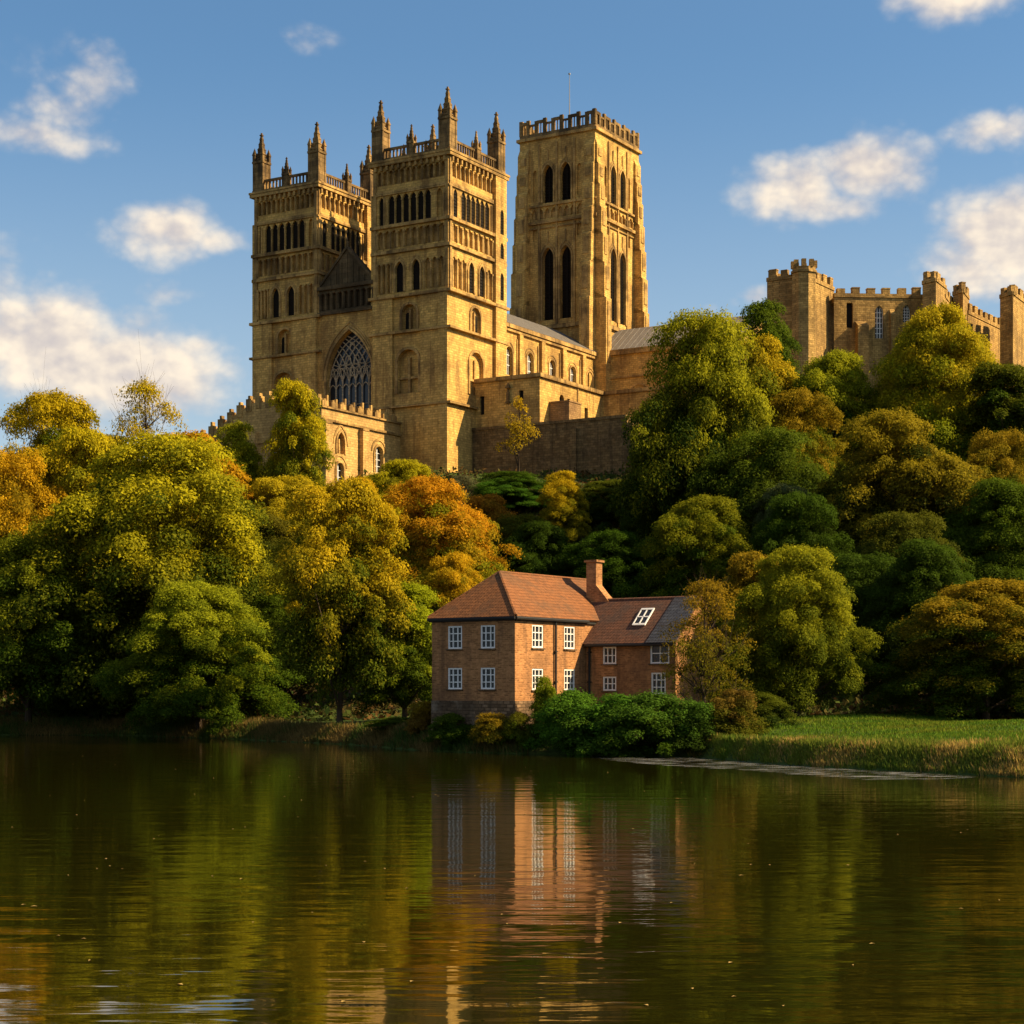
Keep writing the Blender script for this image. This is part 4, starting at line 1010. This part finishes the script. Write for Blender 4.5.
PROTO = {
    'broad': crown_mesh('crown_broad', 11, 16, 18, .06, 560, 350, .20, 1.0, 'dome'),
    'broad2': crown_mesh('crown_broad2', 23, 16, 17, .06, 600, 330, .20, .95, 'low'),
    'broad3': crown_mesh('crown_broad3', 37, 16, 18, .10, 540, 350, .20, 1.02, 'dome', .74),
    'tall': crown_mesh('crown_tall', 5, 10, 16, .10, 360, 300, .195, .82, 'tall'),
    'tall2': crown_mesh('crown_tall2', 8, 10, 15, .08, 380, 290, .195, .8, 'dome', .76),
    'fan': crown_mesh('crown_fan', 14, 12, 15, .16, 380, 290, .195, .85, 'fan', .72),
    'sparse': crown_mesh('crown_sparse', 19, 11, 15, .12, 150, 110, .20, .9, 'tall', .7, .4, 40, 1.6),
    'thin': crown_mesh('crown_thin', 29, 4, 8, .42, 24, 80, .19, .55, 'tall', .8, .4, 10, 1.6),
    'shrub': crown_mesh('crown_shrub', 31, 5, 4.2, .02, 150, 190, .14, .45, 'low', .8, .3, 0, 1.7),
    'shrub2': crown_mesh('crown_shrub2', 33, 4.6, 4.4, .02, 140, 190, .14, .45, 'low', .8, .35, 0, 1.8),
}
G_ = {'green': (.052, .088, .006), 'dgreen': (.027, .048, .005), 'ygreen': (.17, .19, .008), 'yellow': (.43, .335, .010), 'gold': (.47, .315, .009), 'orange': (.48, .225, .010),
      'rust': (.36, .17, .012), 'olive': (.105, .105, .007), 'ochre': (.27, .185, .010), 'lime': (.27, .29, .010), 'ivy': (.070, .145, .012), 'grey': (.12, .13, .05), 'brown': (.17, .10, .016), 'mid': (.085, .118, .007)}
rt = random.Random(77)
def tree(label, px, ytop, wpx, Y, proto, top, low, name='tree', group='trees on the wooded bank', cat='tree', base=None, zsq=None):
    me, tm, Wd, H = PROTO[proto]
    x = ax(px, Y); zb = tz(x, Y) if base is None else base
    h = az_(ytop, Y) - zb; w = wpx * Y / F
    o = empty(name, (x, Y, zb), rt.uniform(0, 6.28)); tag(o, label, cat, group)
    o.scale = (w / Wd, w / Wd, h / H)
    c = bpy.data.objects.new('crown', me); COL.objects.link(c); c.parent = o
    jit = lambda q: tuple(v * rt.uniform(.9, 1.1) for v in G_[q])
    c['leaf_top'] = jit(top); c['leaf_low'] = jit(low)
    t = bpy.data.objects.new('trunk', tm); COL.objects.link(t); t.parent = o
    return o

TREES = [
 # left bank, at the water
 ('large green tree with yellowing top leaning over the water, left of the house', 200, 590, 150, 152, 'broad2', 'lime', 'green'),
 ('broad golden yellow tree, the biggest dome on the left bank', 162, 446, 225, 165, 'broad', 'yellow', 'green'),
 ('green tree at the left picture edge, low over the water', 28, 545, 150, 163, 'broad3', 'ygreen', 'green'),
 ('small dark green tree between the leaning tree and the left edge', 92, 590, 110, 166, 'broad2', 'ygreen', 'dgreen'),
 ('bright orange gold tree at the left picture edge above the green one', 8, 462, 130, 186, 'broad3', 'gold', 'olive'),
 ('wide golden tree on the left skyline with thin twiggy top', 58, 402, 150, 205, 'broad', 'gold', 'mid'),
 ('twiggy half bare tree poking above the left skyline', 146, 392, 84, 214, 'sparse', 'yellow', 'olive'),
 ('half bare tree with thin brown twigs at the far left skyline', 40, 405, 70, 216, 'sparse', 'ochre', 'olive'),
 ('rusty orange tree behind the big golden dome', 188, 440, 120, 205, 'tall2', 'orange', 'ygreen'),
 ('orange tree between the left edge and the golden dome', 92, 440, 95, 190, 'tall2', 'gold', 'ygreen'),
 ('dark tree on the left skyline beside the chapel', 110, 440, 80, 226, 'tall', 'olive', 'dgreen'),
 # in front of the chapel and west towers
 ('small yellow green tree before the shaded chapel wall', 238, 428, 58, 216, 'tall', 'lime', 'mid'),
 ('tall yellow green tree covering the chapel corner', 297, 390, 70, 214, 'tall2', 'gold', 'mid'),
 ('round olive yellow tree under the sunlit chapel wall', 404, 466, 90, 216, 'broad2', 'yellow', 'olive'),
 ('yellow tree on the slope just below the chapel corner', 285, 482, 90, 206, 'fan', 'yellow', 'olive'),
 ('dark green tree right of the big golden dome', 262, 520, 90, 184, 'tall', 'olive', 'dgreen'),
 ('yellow olive tree with visible trunk standing near the water left of the house', 340, 492, 130, 139, 'fan', 'yellow', 'mid'),
 ('fresh green tree low by the water, left of the house gable', 405, 590, 88, 141, 'tall2', 'lime', 'green'),
 ('dark green tree at the water between the leaning tree and the yellow olive one', 280, 600, 90, 160, 'broad3', 'mid', 'dgreen'),
 ('bright orange tree above the house gable', 432, 484, 142, 176, 'broad', 'orange', 'ygreen'),
 ('rust orange tree just behind the bright orange one', 488, 500, 76, 190, 'tall2', 'rust', 'olive'),
 ('yellow green tree between orange tree and house roof', 450, 560, 90, 158, 'broad2', 'gold', 'mid'),
 ('grey green bare shrubby tree under the tower foot', 462, 478, 46, 226, 'sparse', 'grey', 'grey'),
 ('dark green ivy covered tree under the retaining wall', 512, 474, 84, 230, 'broad3', 'green', 'ivy'),
 ('slim yellow tree in the dark gap below the retaining wall', 563, 474, 48, 214, 'tall', 'yellow', 'ygreen'),
 ('dark green tree below the broken end of the retaining wall', 612, 482, 92, 222, 'broad2', 'mid', 'dgreen'),
 ('deep green tree directly behind the house chimney', 612, 536, 100, 178, 'broad3', 'green', 'dgreen'),
 ('deep green tree behind the house ridge', 540, 528, 92, 182, 'broad2', 'green', 'dgreen'),
 ('spindly young tree against the retaining wall', 519, 400, 34, 240, 'thin', 'gold', 'ochre'),
 # right side
 ('tall tree, lime tipped and dark green below, hiding the transept end', 706, 326, 150, 186, 'broad3', 'lime', 'dgreen'),
 ('dark evergreen at the left corner of the castle', 765, 308, 74, 228, 'tall', 'mid', 'dgreen'),
 ('yellow tree under the castle corner tower', 760, 345, 84, 212, 'tall2', 'yellow', 'mid'),
 ('green tree with lime top under the castle window', 832, 362, 112, 208, 'broad2', 'lime', 'green'),
 ('ochre tree right of the tall tree that hides the transept', 800, 398, 110, 192, 'broad', 'ochre', 'mid'),
 ('golden dome tree standing tall before the castle wall', 932, 317, 132, 204, 'broad2', 'yellow', 'ygreen'),
 ('deep green tree directly below the tall tree hiding the transept', 690, 430, 120, 186, 'broad2', 'mid', 'dgreen'),
 ('deep green tree in the centre of the right slope', 770, 440, 150, 178, 'broad3', 'mid', 'dgreen'),
 ('olive brown tree in the middle of the right slope', 892, 420, 168, 168, 'broad', 'ochre', 'dgreen'),
 ('olive tree right of the golden dome', 1008, 372, 110, 198, 'tall2', 'olive', 'green'),
 ('ochre tree at the right picture edge high on the slope', 1000, 440, 100, 174, 'broad3', 'ochre', 'mid'),
 ('fresh green tree at the right picture edge halfway up', 1006, 488, 140, 160, 'broad2', 'mid', 'green'),
 ('round mid green tree behind the wing roof', 702, 505, 124, 168, 'broad2', 'ygreen', 'green'),
 ('grey green willow like tree above the waterside yellow tree', 788, 492, 66, 170, 'fan', 'grey', 'green'),
 ('dark green tree deep in the shade right of the yellow waterside tree', 858, 560, 130, 146, 'broad3', 'green', 'dgreen'),
 ('dark green tree shaded behind the ochre tree on the lawn', 930, 548, 120, 140, 'broad2', 'green', 'dgreen'),
 ('yellow green tree on the bank right of the house', 796, 553, 124, 122, 'broad', 'lime', 'mid'),
 ('ochre tree half covering the wing of the house', 705, 588, 86, 114.6, 'sparse', 'ochre', 'olive'),
 ('broad ochre and green tree on the lawn at the right edge', 985, 588, 180, 124, 'broad2', 'ochre', 'green'),
 ('brown tree behind the ochre tree beside the house', 752, 560, 90, 136, 'tall2', 'ochre', 'mid'),
 ('yellow green tree on the left slope behind the trunk tree by the water', 352, 486, 96, 188, 'broad2', 'gold', 'olive'),
 ('olive tree on the slope between the tower foot and the orange tree', 385, 500, 80, 192, 'tall2', 'yellow', 'olive'),
 ('dark olive tree above the house roof beside the orange trees', 520, 520, 80, 186, 'broad3', 'olive', 'dgreen'),
 ('deep green tree behind the willow like tree on the right slope', 800, 500, 110, 160, 'broad', 'green', 'dgreen'),
 ('deep green tree on the slope above the round tree behind the wing', 655, 470, 90, 196, 'broad', 'green', 'dgreen'),
 ('olive green tree low on the slope left of the lawn trees', 905, 520, 130, 152, 'broad3', 'olive', 'dgreen'),
 ('brown olive tree left of the fresh green edge tree', 950, 470, 100, 170, 'tall2', 'ochre', 'olive'),
 # just outside the picture
 ('olive tree just beyond the right picture edge by the lawn', 1130, 520, 170, 132, 'broad', 'ochre', 'green'),
 ('tall green tree just beyond the right picture edge', 1150, 400, 170, 180, 'broad2', 'mid', 'green'),
 ('golden tree just beyond the left picture edge', -90, 440, 190, 190, 'broad', 'gold', 'olive'),
 ('green tree just beyond the left picture edge at the water', -100, 560, 160, 176, 'broad2', 'ygreen', 'green'),
]
for row in TREES: tree(*row)
SHRUBS = [
 ('dense ivy green bush in front of the sunlit house wall', 574, 696, 70, 112.5, 'shrub', 'ivy', 'ivy'),
 ('ivy green bush in the middle of the row before the wing', 610, 700, 86, 110.5, 'shrub2', 'ivy', 'ivy'),
 ('ivy green bush under the wing windows nearest the lawn', 655, 698, 84, 109.3, 'shrub', 'ivy', 'green'),
 ('darker bush at the end of the row by the weir', 690, 706, 66, 108.4, 'shrub2', 'ivy', 'dgreen'),
 ('yellowish bush climbing the house wall beside the drainpipe', 545, 682, 30, 115.0, 'shrub2', 'ygreen', 'mid'),
 ('low olive bush at the house corner by the water', 520, 715, 34, 114.6, 'shrub', 'olive', 'mid'),
 ('low ochre bush against the stone house base', 492, 716, 42, 115.6, 'shrub2', 'ochre', 'olive'),
 ('small green bush at the left house corner', 452, 716, 42, 118.2, 'shrub', 'mid', 'green'),
 ('brownish bush just left of the house', 424, 704, 34, 122, 'shrub2', 'ochre', 'brown'),
 ('low green bush on the bank left of the house', 400, 718, 52, 129, 'shrub', 'mid', 'green'),
 ('bare twiggy bush beside the waterside yellow tree', 732, 694, 56, 109, 'shrub2', 'brown', 'olive'),
 ('dark bush under the yellow waterside tree', 760, 696, 56, 113, 'shrub', 'olive', 'dgreen'),
]
for row in SHRUBS: tree(*row, name='bush', group='bushes along the water', cat='bush')

# undergrowth on the slope, grass on the lawn and bank
def scatter(name, label, cat, n, seed, sampler, size, cols, up=.4, blade=False):
    g = np.random.default_rng(seed); x, y = sampler(g, n); z = terrain(x, y); n = len(x)
    nrm = unit(g.normal(0, 1, (n, 3)) * .7 + np.array([0, -.2, up])); a = unit(np.cross(nrm, g.normal(size=(n, 3)))); b = np.cross(nrm, a)
    sz = (size * g.uniform(.5, 1.5, n))[:, None]
    if blade:
        a = unit(np.stack([g.normal(0, .28, n), g.normal(0, .28, n), np.ones(n)], 1)); b = unit(np.cross(a, g.normal(size=(n, 3)))); w = .022 + .018 * g.random(n)[:, None]
        p = np.stack([x, y, z - .03], 1); tip = a * sz + np.stack([g.normal(0, .12, n), g.normal(0, .12, n), np.zeros(n)], 1) * sz
        v = np.stack([p - b * w, p + b * w, p + tip * .6 + b * w * .7, p + tip], 1)
    else:
        p = np.stack([x, y, z + g.random(n) ** 2 * .9], 1); v = np.stack([p - a * sz * .6, p + b * sz * .4, p + a * sz * .6, p - b * sz * .4], 1)
    me = raw_mesh(name, v.reshape(-1, 3), np.arange(4 * n).reshape(-1, 4)); c = np.array(cols)
    pn = .5 + .5 * np.sin(x * .55 + 2 * np.sin(y * .4)) * np.cos(y * .7 + x * .2)
    i = np.clip((pn * len(c) * .8 + g.random(n) * len(c) * .4).astype(int), 0, len(c) - 1)
    col = np.ones((n, 4), np.float32); col[:, :3] = c[i] * g.uniform(.85, 1.65, (n, 1))
    me.color_attributes.new('col', 'FLOAT_COLOR', 'POINT').data.foreach_set('color', np.repeat(col, 4, 0).ravel())
    o = bpy.data.objects.new(name, me); COL.objects.link(o); me.materials.append(GRASS); tag(o, label, cat, kind='stuff'); return o
GRASS, _t, _b = mat('grass_blades')
_a = _t.new('ShaderNodeAttribute', attribute_name='col').outputs['Color']; _t.put(_b.inputs['Base Color'], _a); _b.inputs['Roughness'].default_value = .8; _b.inputs['Specular IOR Level'].default_value = .03
_tr = _t.new('ShaderNodeBsdfTranslucent'); _t.put(_tr.inputs[0], _a); _mx = _t.new('ShaderNodeMixShader'); _mx.inputs[0].default_value = .3
_t.l.new(_b.outputs[0], _mx.inputs[1]); _t.l.new(_tr.outputs[0], _mx.inputs[2]); _t.l.new(_mx.outputs[0], _t.n['Material Output'].inputs[0])
def slope_s(g, n):
    x = g.uniform(-95, 75, n * 2); y = g.uniform(118, 246, n * 2); k = y > np.maximum(np.interp(x, SX, SY), np.interp(x, BX, BY) + 6) - 1; return x[k][:n], y[k][:n]
scatter('undergrowth', 'low leafy undergrowth and fallen leaves covering the wooded slope', 'undergrowth', 130000, 3, slope_s, .42, [(.03, .05, .012), (.045, .06, .012), (.06, .05, .014), (.09, .05, .015)])
def lawn_s(g, n):
    x = g.uniform(9, 60, n * 2); d = g.uniform(.6, 45, n * 2); y = np.interp(x, BX, BY) + d; k = (y < np.interp(x, SX, SY) + 2) & (y > 75); return x[k][:n], y[k][:n]
scatter('lawn_grass', 'green lawn at the foot of the wooded slope on the right', 'grass', 150000, 5, lawn_s, .16, [(.06, .115, .010), (.08, .13, .010), (.11, .13, .012)], blade=True)
def edge_s(g, n):
    x = g.uniform(10.5, 60, n); d = np.abs(g.normal(0, 2.6, n)) + .15; return x, np.interp(x, BX, BY) + d
scatter('bank_grass', 'tall straw coloured and green grass along the right bank', 'grass', 80000, 6, edge_s, .30, [(.07, .12, .012), (.09, .13, .014), (.13, .14, .02), (.10, .13, .014), (.28, .19, .05)], blade=True)
def edge_l(g, n):
    x = g.uniform(-60, 1, n); d = np.abs(g.normal(0, 2.2, n)) + .1; return x, np.interp(x, BX, BY) + d
scatter('reeds', 'mixed green and dry grass along the left water edge', 'grass', 40000, 7, edge_l, .45, [(.035, .06, .012), (.05, .075, .014), (.09, .07, .02), (.15, .10, .03)], blade=True)

# foam on the low weir
def foam_mat():
    m, t, b = mat('weir_foam'); o = t.new('ShaderNodeTexCoord').outputs['Object']; x, y, z = t.sep(o)[:3]
    n = t.noise(t.comb(t.math('MULTIPLY', x, .5), t.math('MULTIPLY', y, 1.0), 0), .9, 6, .72)
    b.inputs['Base Color'].default_value = (.42, .41, .40, 1); b.inputs['Roughness'].default_value = .6
    t.put(b.inputs['Alpha'], t.math('MULTIPLY', t.smooth(n, .46, .70), .42)); return m
fm = MB(); n = 40
xs = np.linspace(4.5, 21.5, n); up_ = np.interp(xs, BX, BY) - .25
for i in range(n):
    w_ = 15 * math.sin(math.pi * ((i + .5) / n) ** .8) ** .8 + .3; fm.v += [(xs[i], up_[i] - w_, .004), (xs[i], up_[i], .004)]
fm.f += [(2 * i, 2 * i + 2, 2 * i + 3, 2 * i + 1) for i in range(n - 1)]
tag(fm.build('weir_foam', foam_mat()), 'thin pale foam streaks on the water along the right bank', 'foam', kind='stuff')

# fallen leaves adrift on the river
gl = np.random.default_rng(91); n = 130; ly = 22 + 95 * gl.random(n) ** 1.3; lx = gl.uniform(-.28, .28, n) * ly
keep = ly < np.interp(lx, BX, BY) - 2; lx, ly = lx[keep], ly[keep]; n = len(lx); an = gl.uniform(0, 6.28, n); ls = gl.uniform(.03, .065, n)
ca, sa = np.cos(an) * ls, np.sin(an) * ls; zz_ = np.full(n, .006)
v = np.stack([np.stack([lx - ca, ly - sa, zz_], 1), np.stack([lx + sa * .6, ly - ca * .6, zz_ + .01], 1), np.stack([lx + ca, ly + sa, zz_], 1), np.stack([lx - sa * .6, ly + ca * .6, zz_ + .01], 1)], 1).reshape(-1, 3)
me = raw_mesh('floating_leaves', v, np.arange(4 * n).reshape(-1, 4)); o = bpy.data.objects.new('floating_leaves', me); COL.objects.link(o); me.materials.append(plain('dry_leaf', (.38, .24, .06), .7, .5, 1.5))
tag(o, 'tiny yellow fallen leaves adrift on the dark river', 'leaves', kind='stuff')
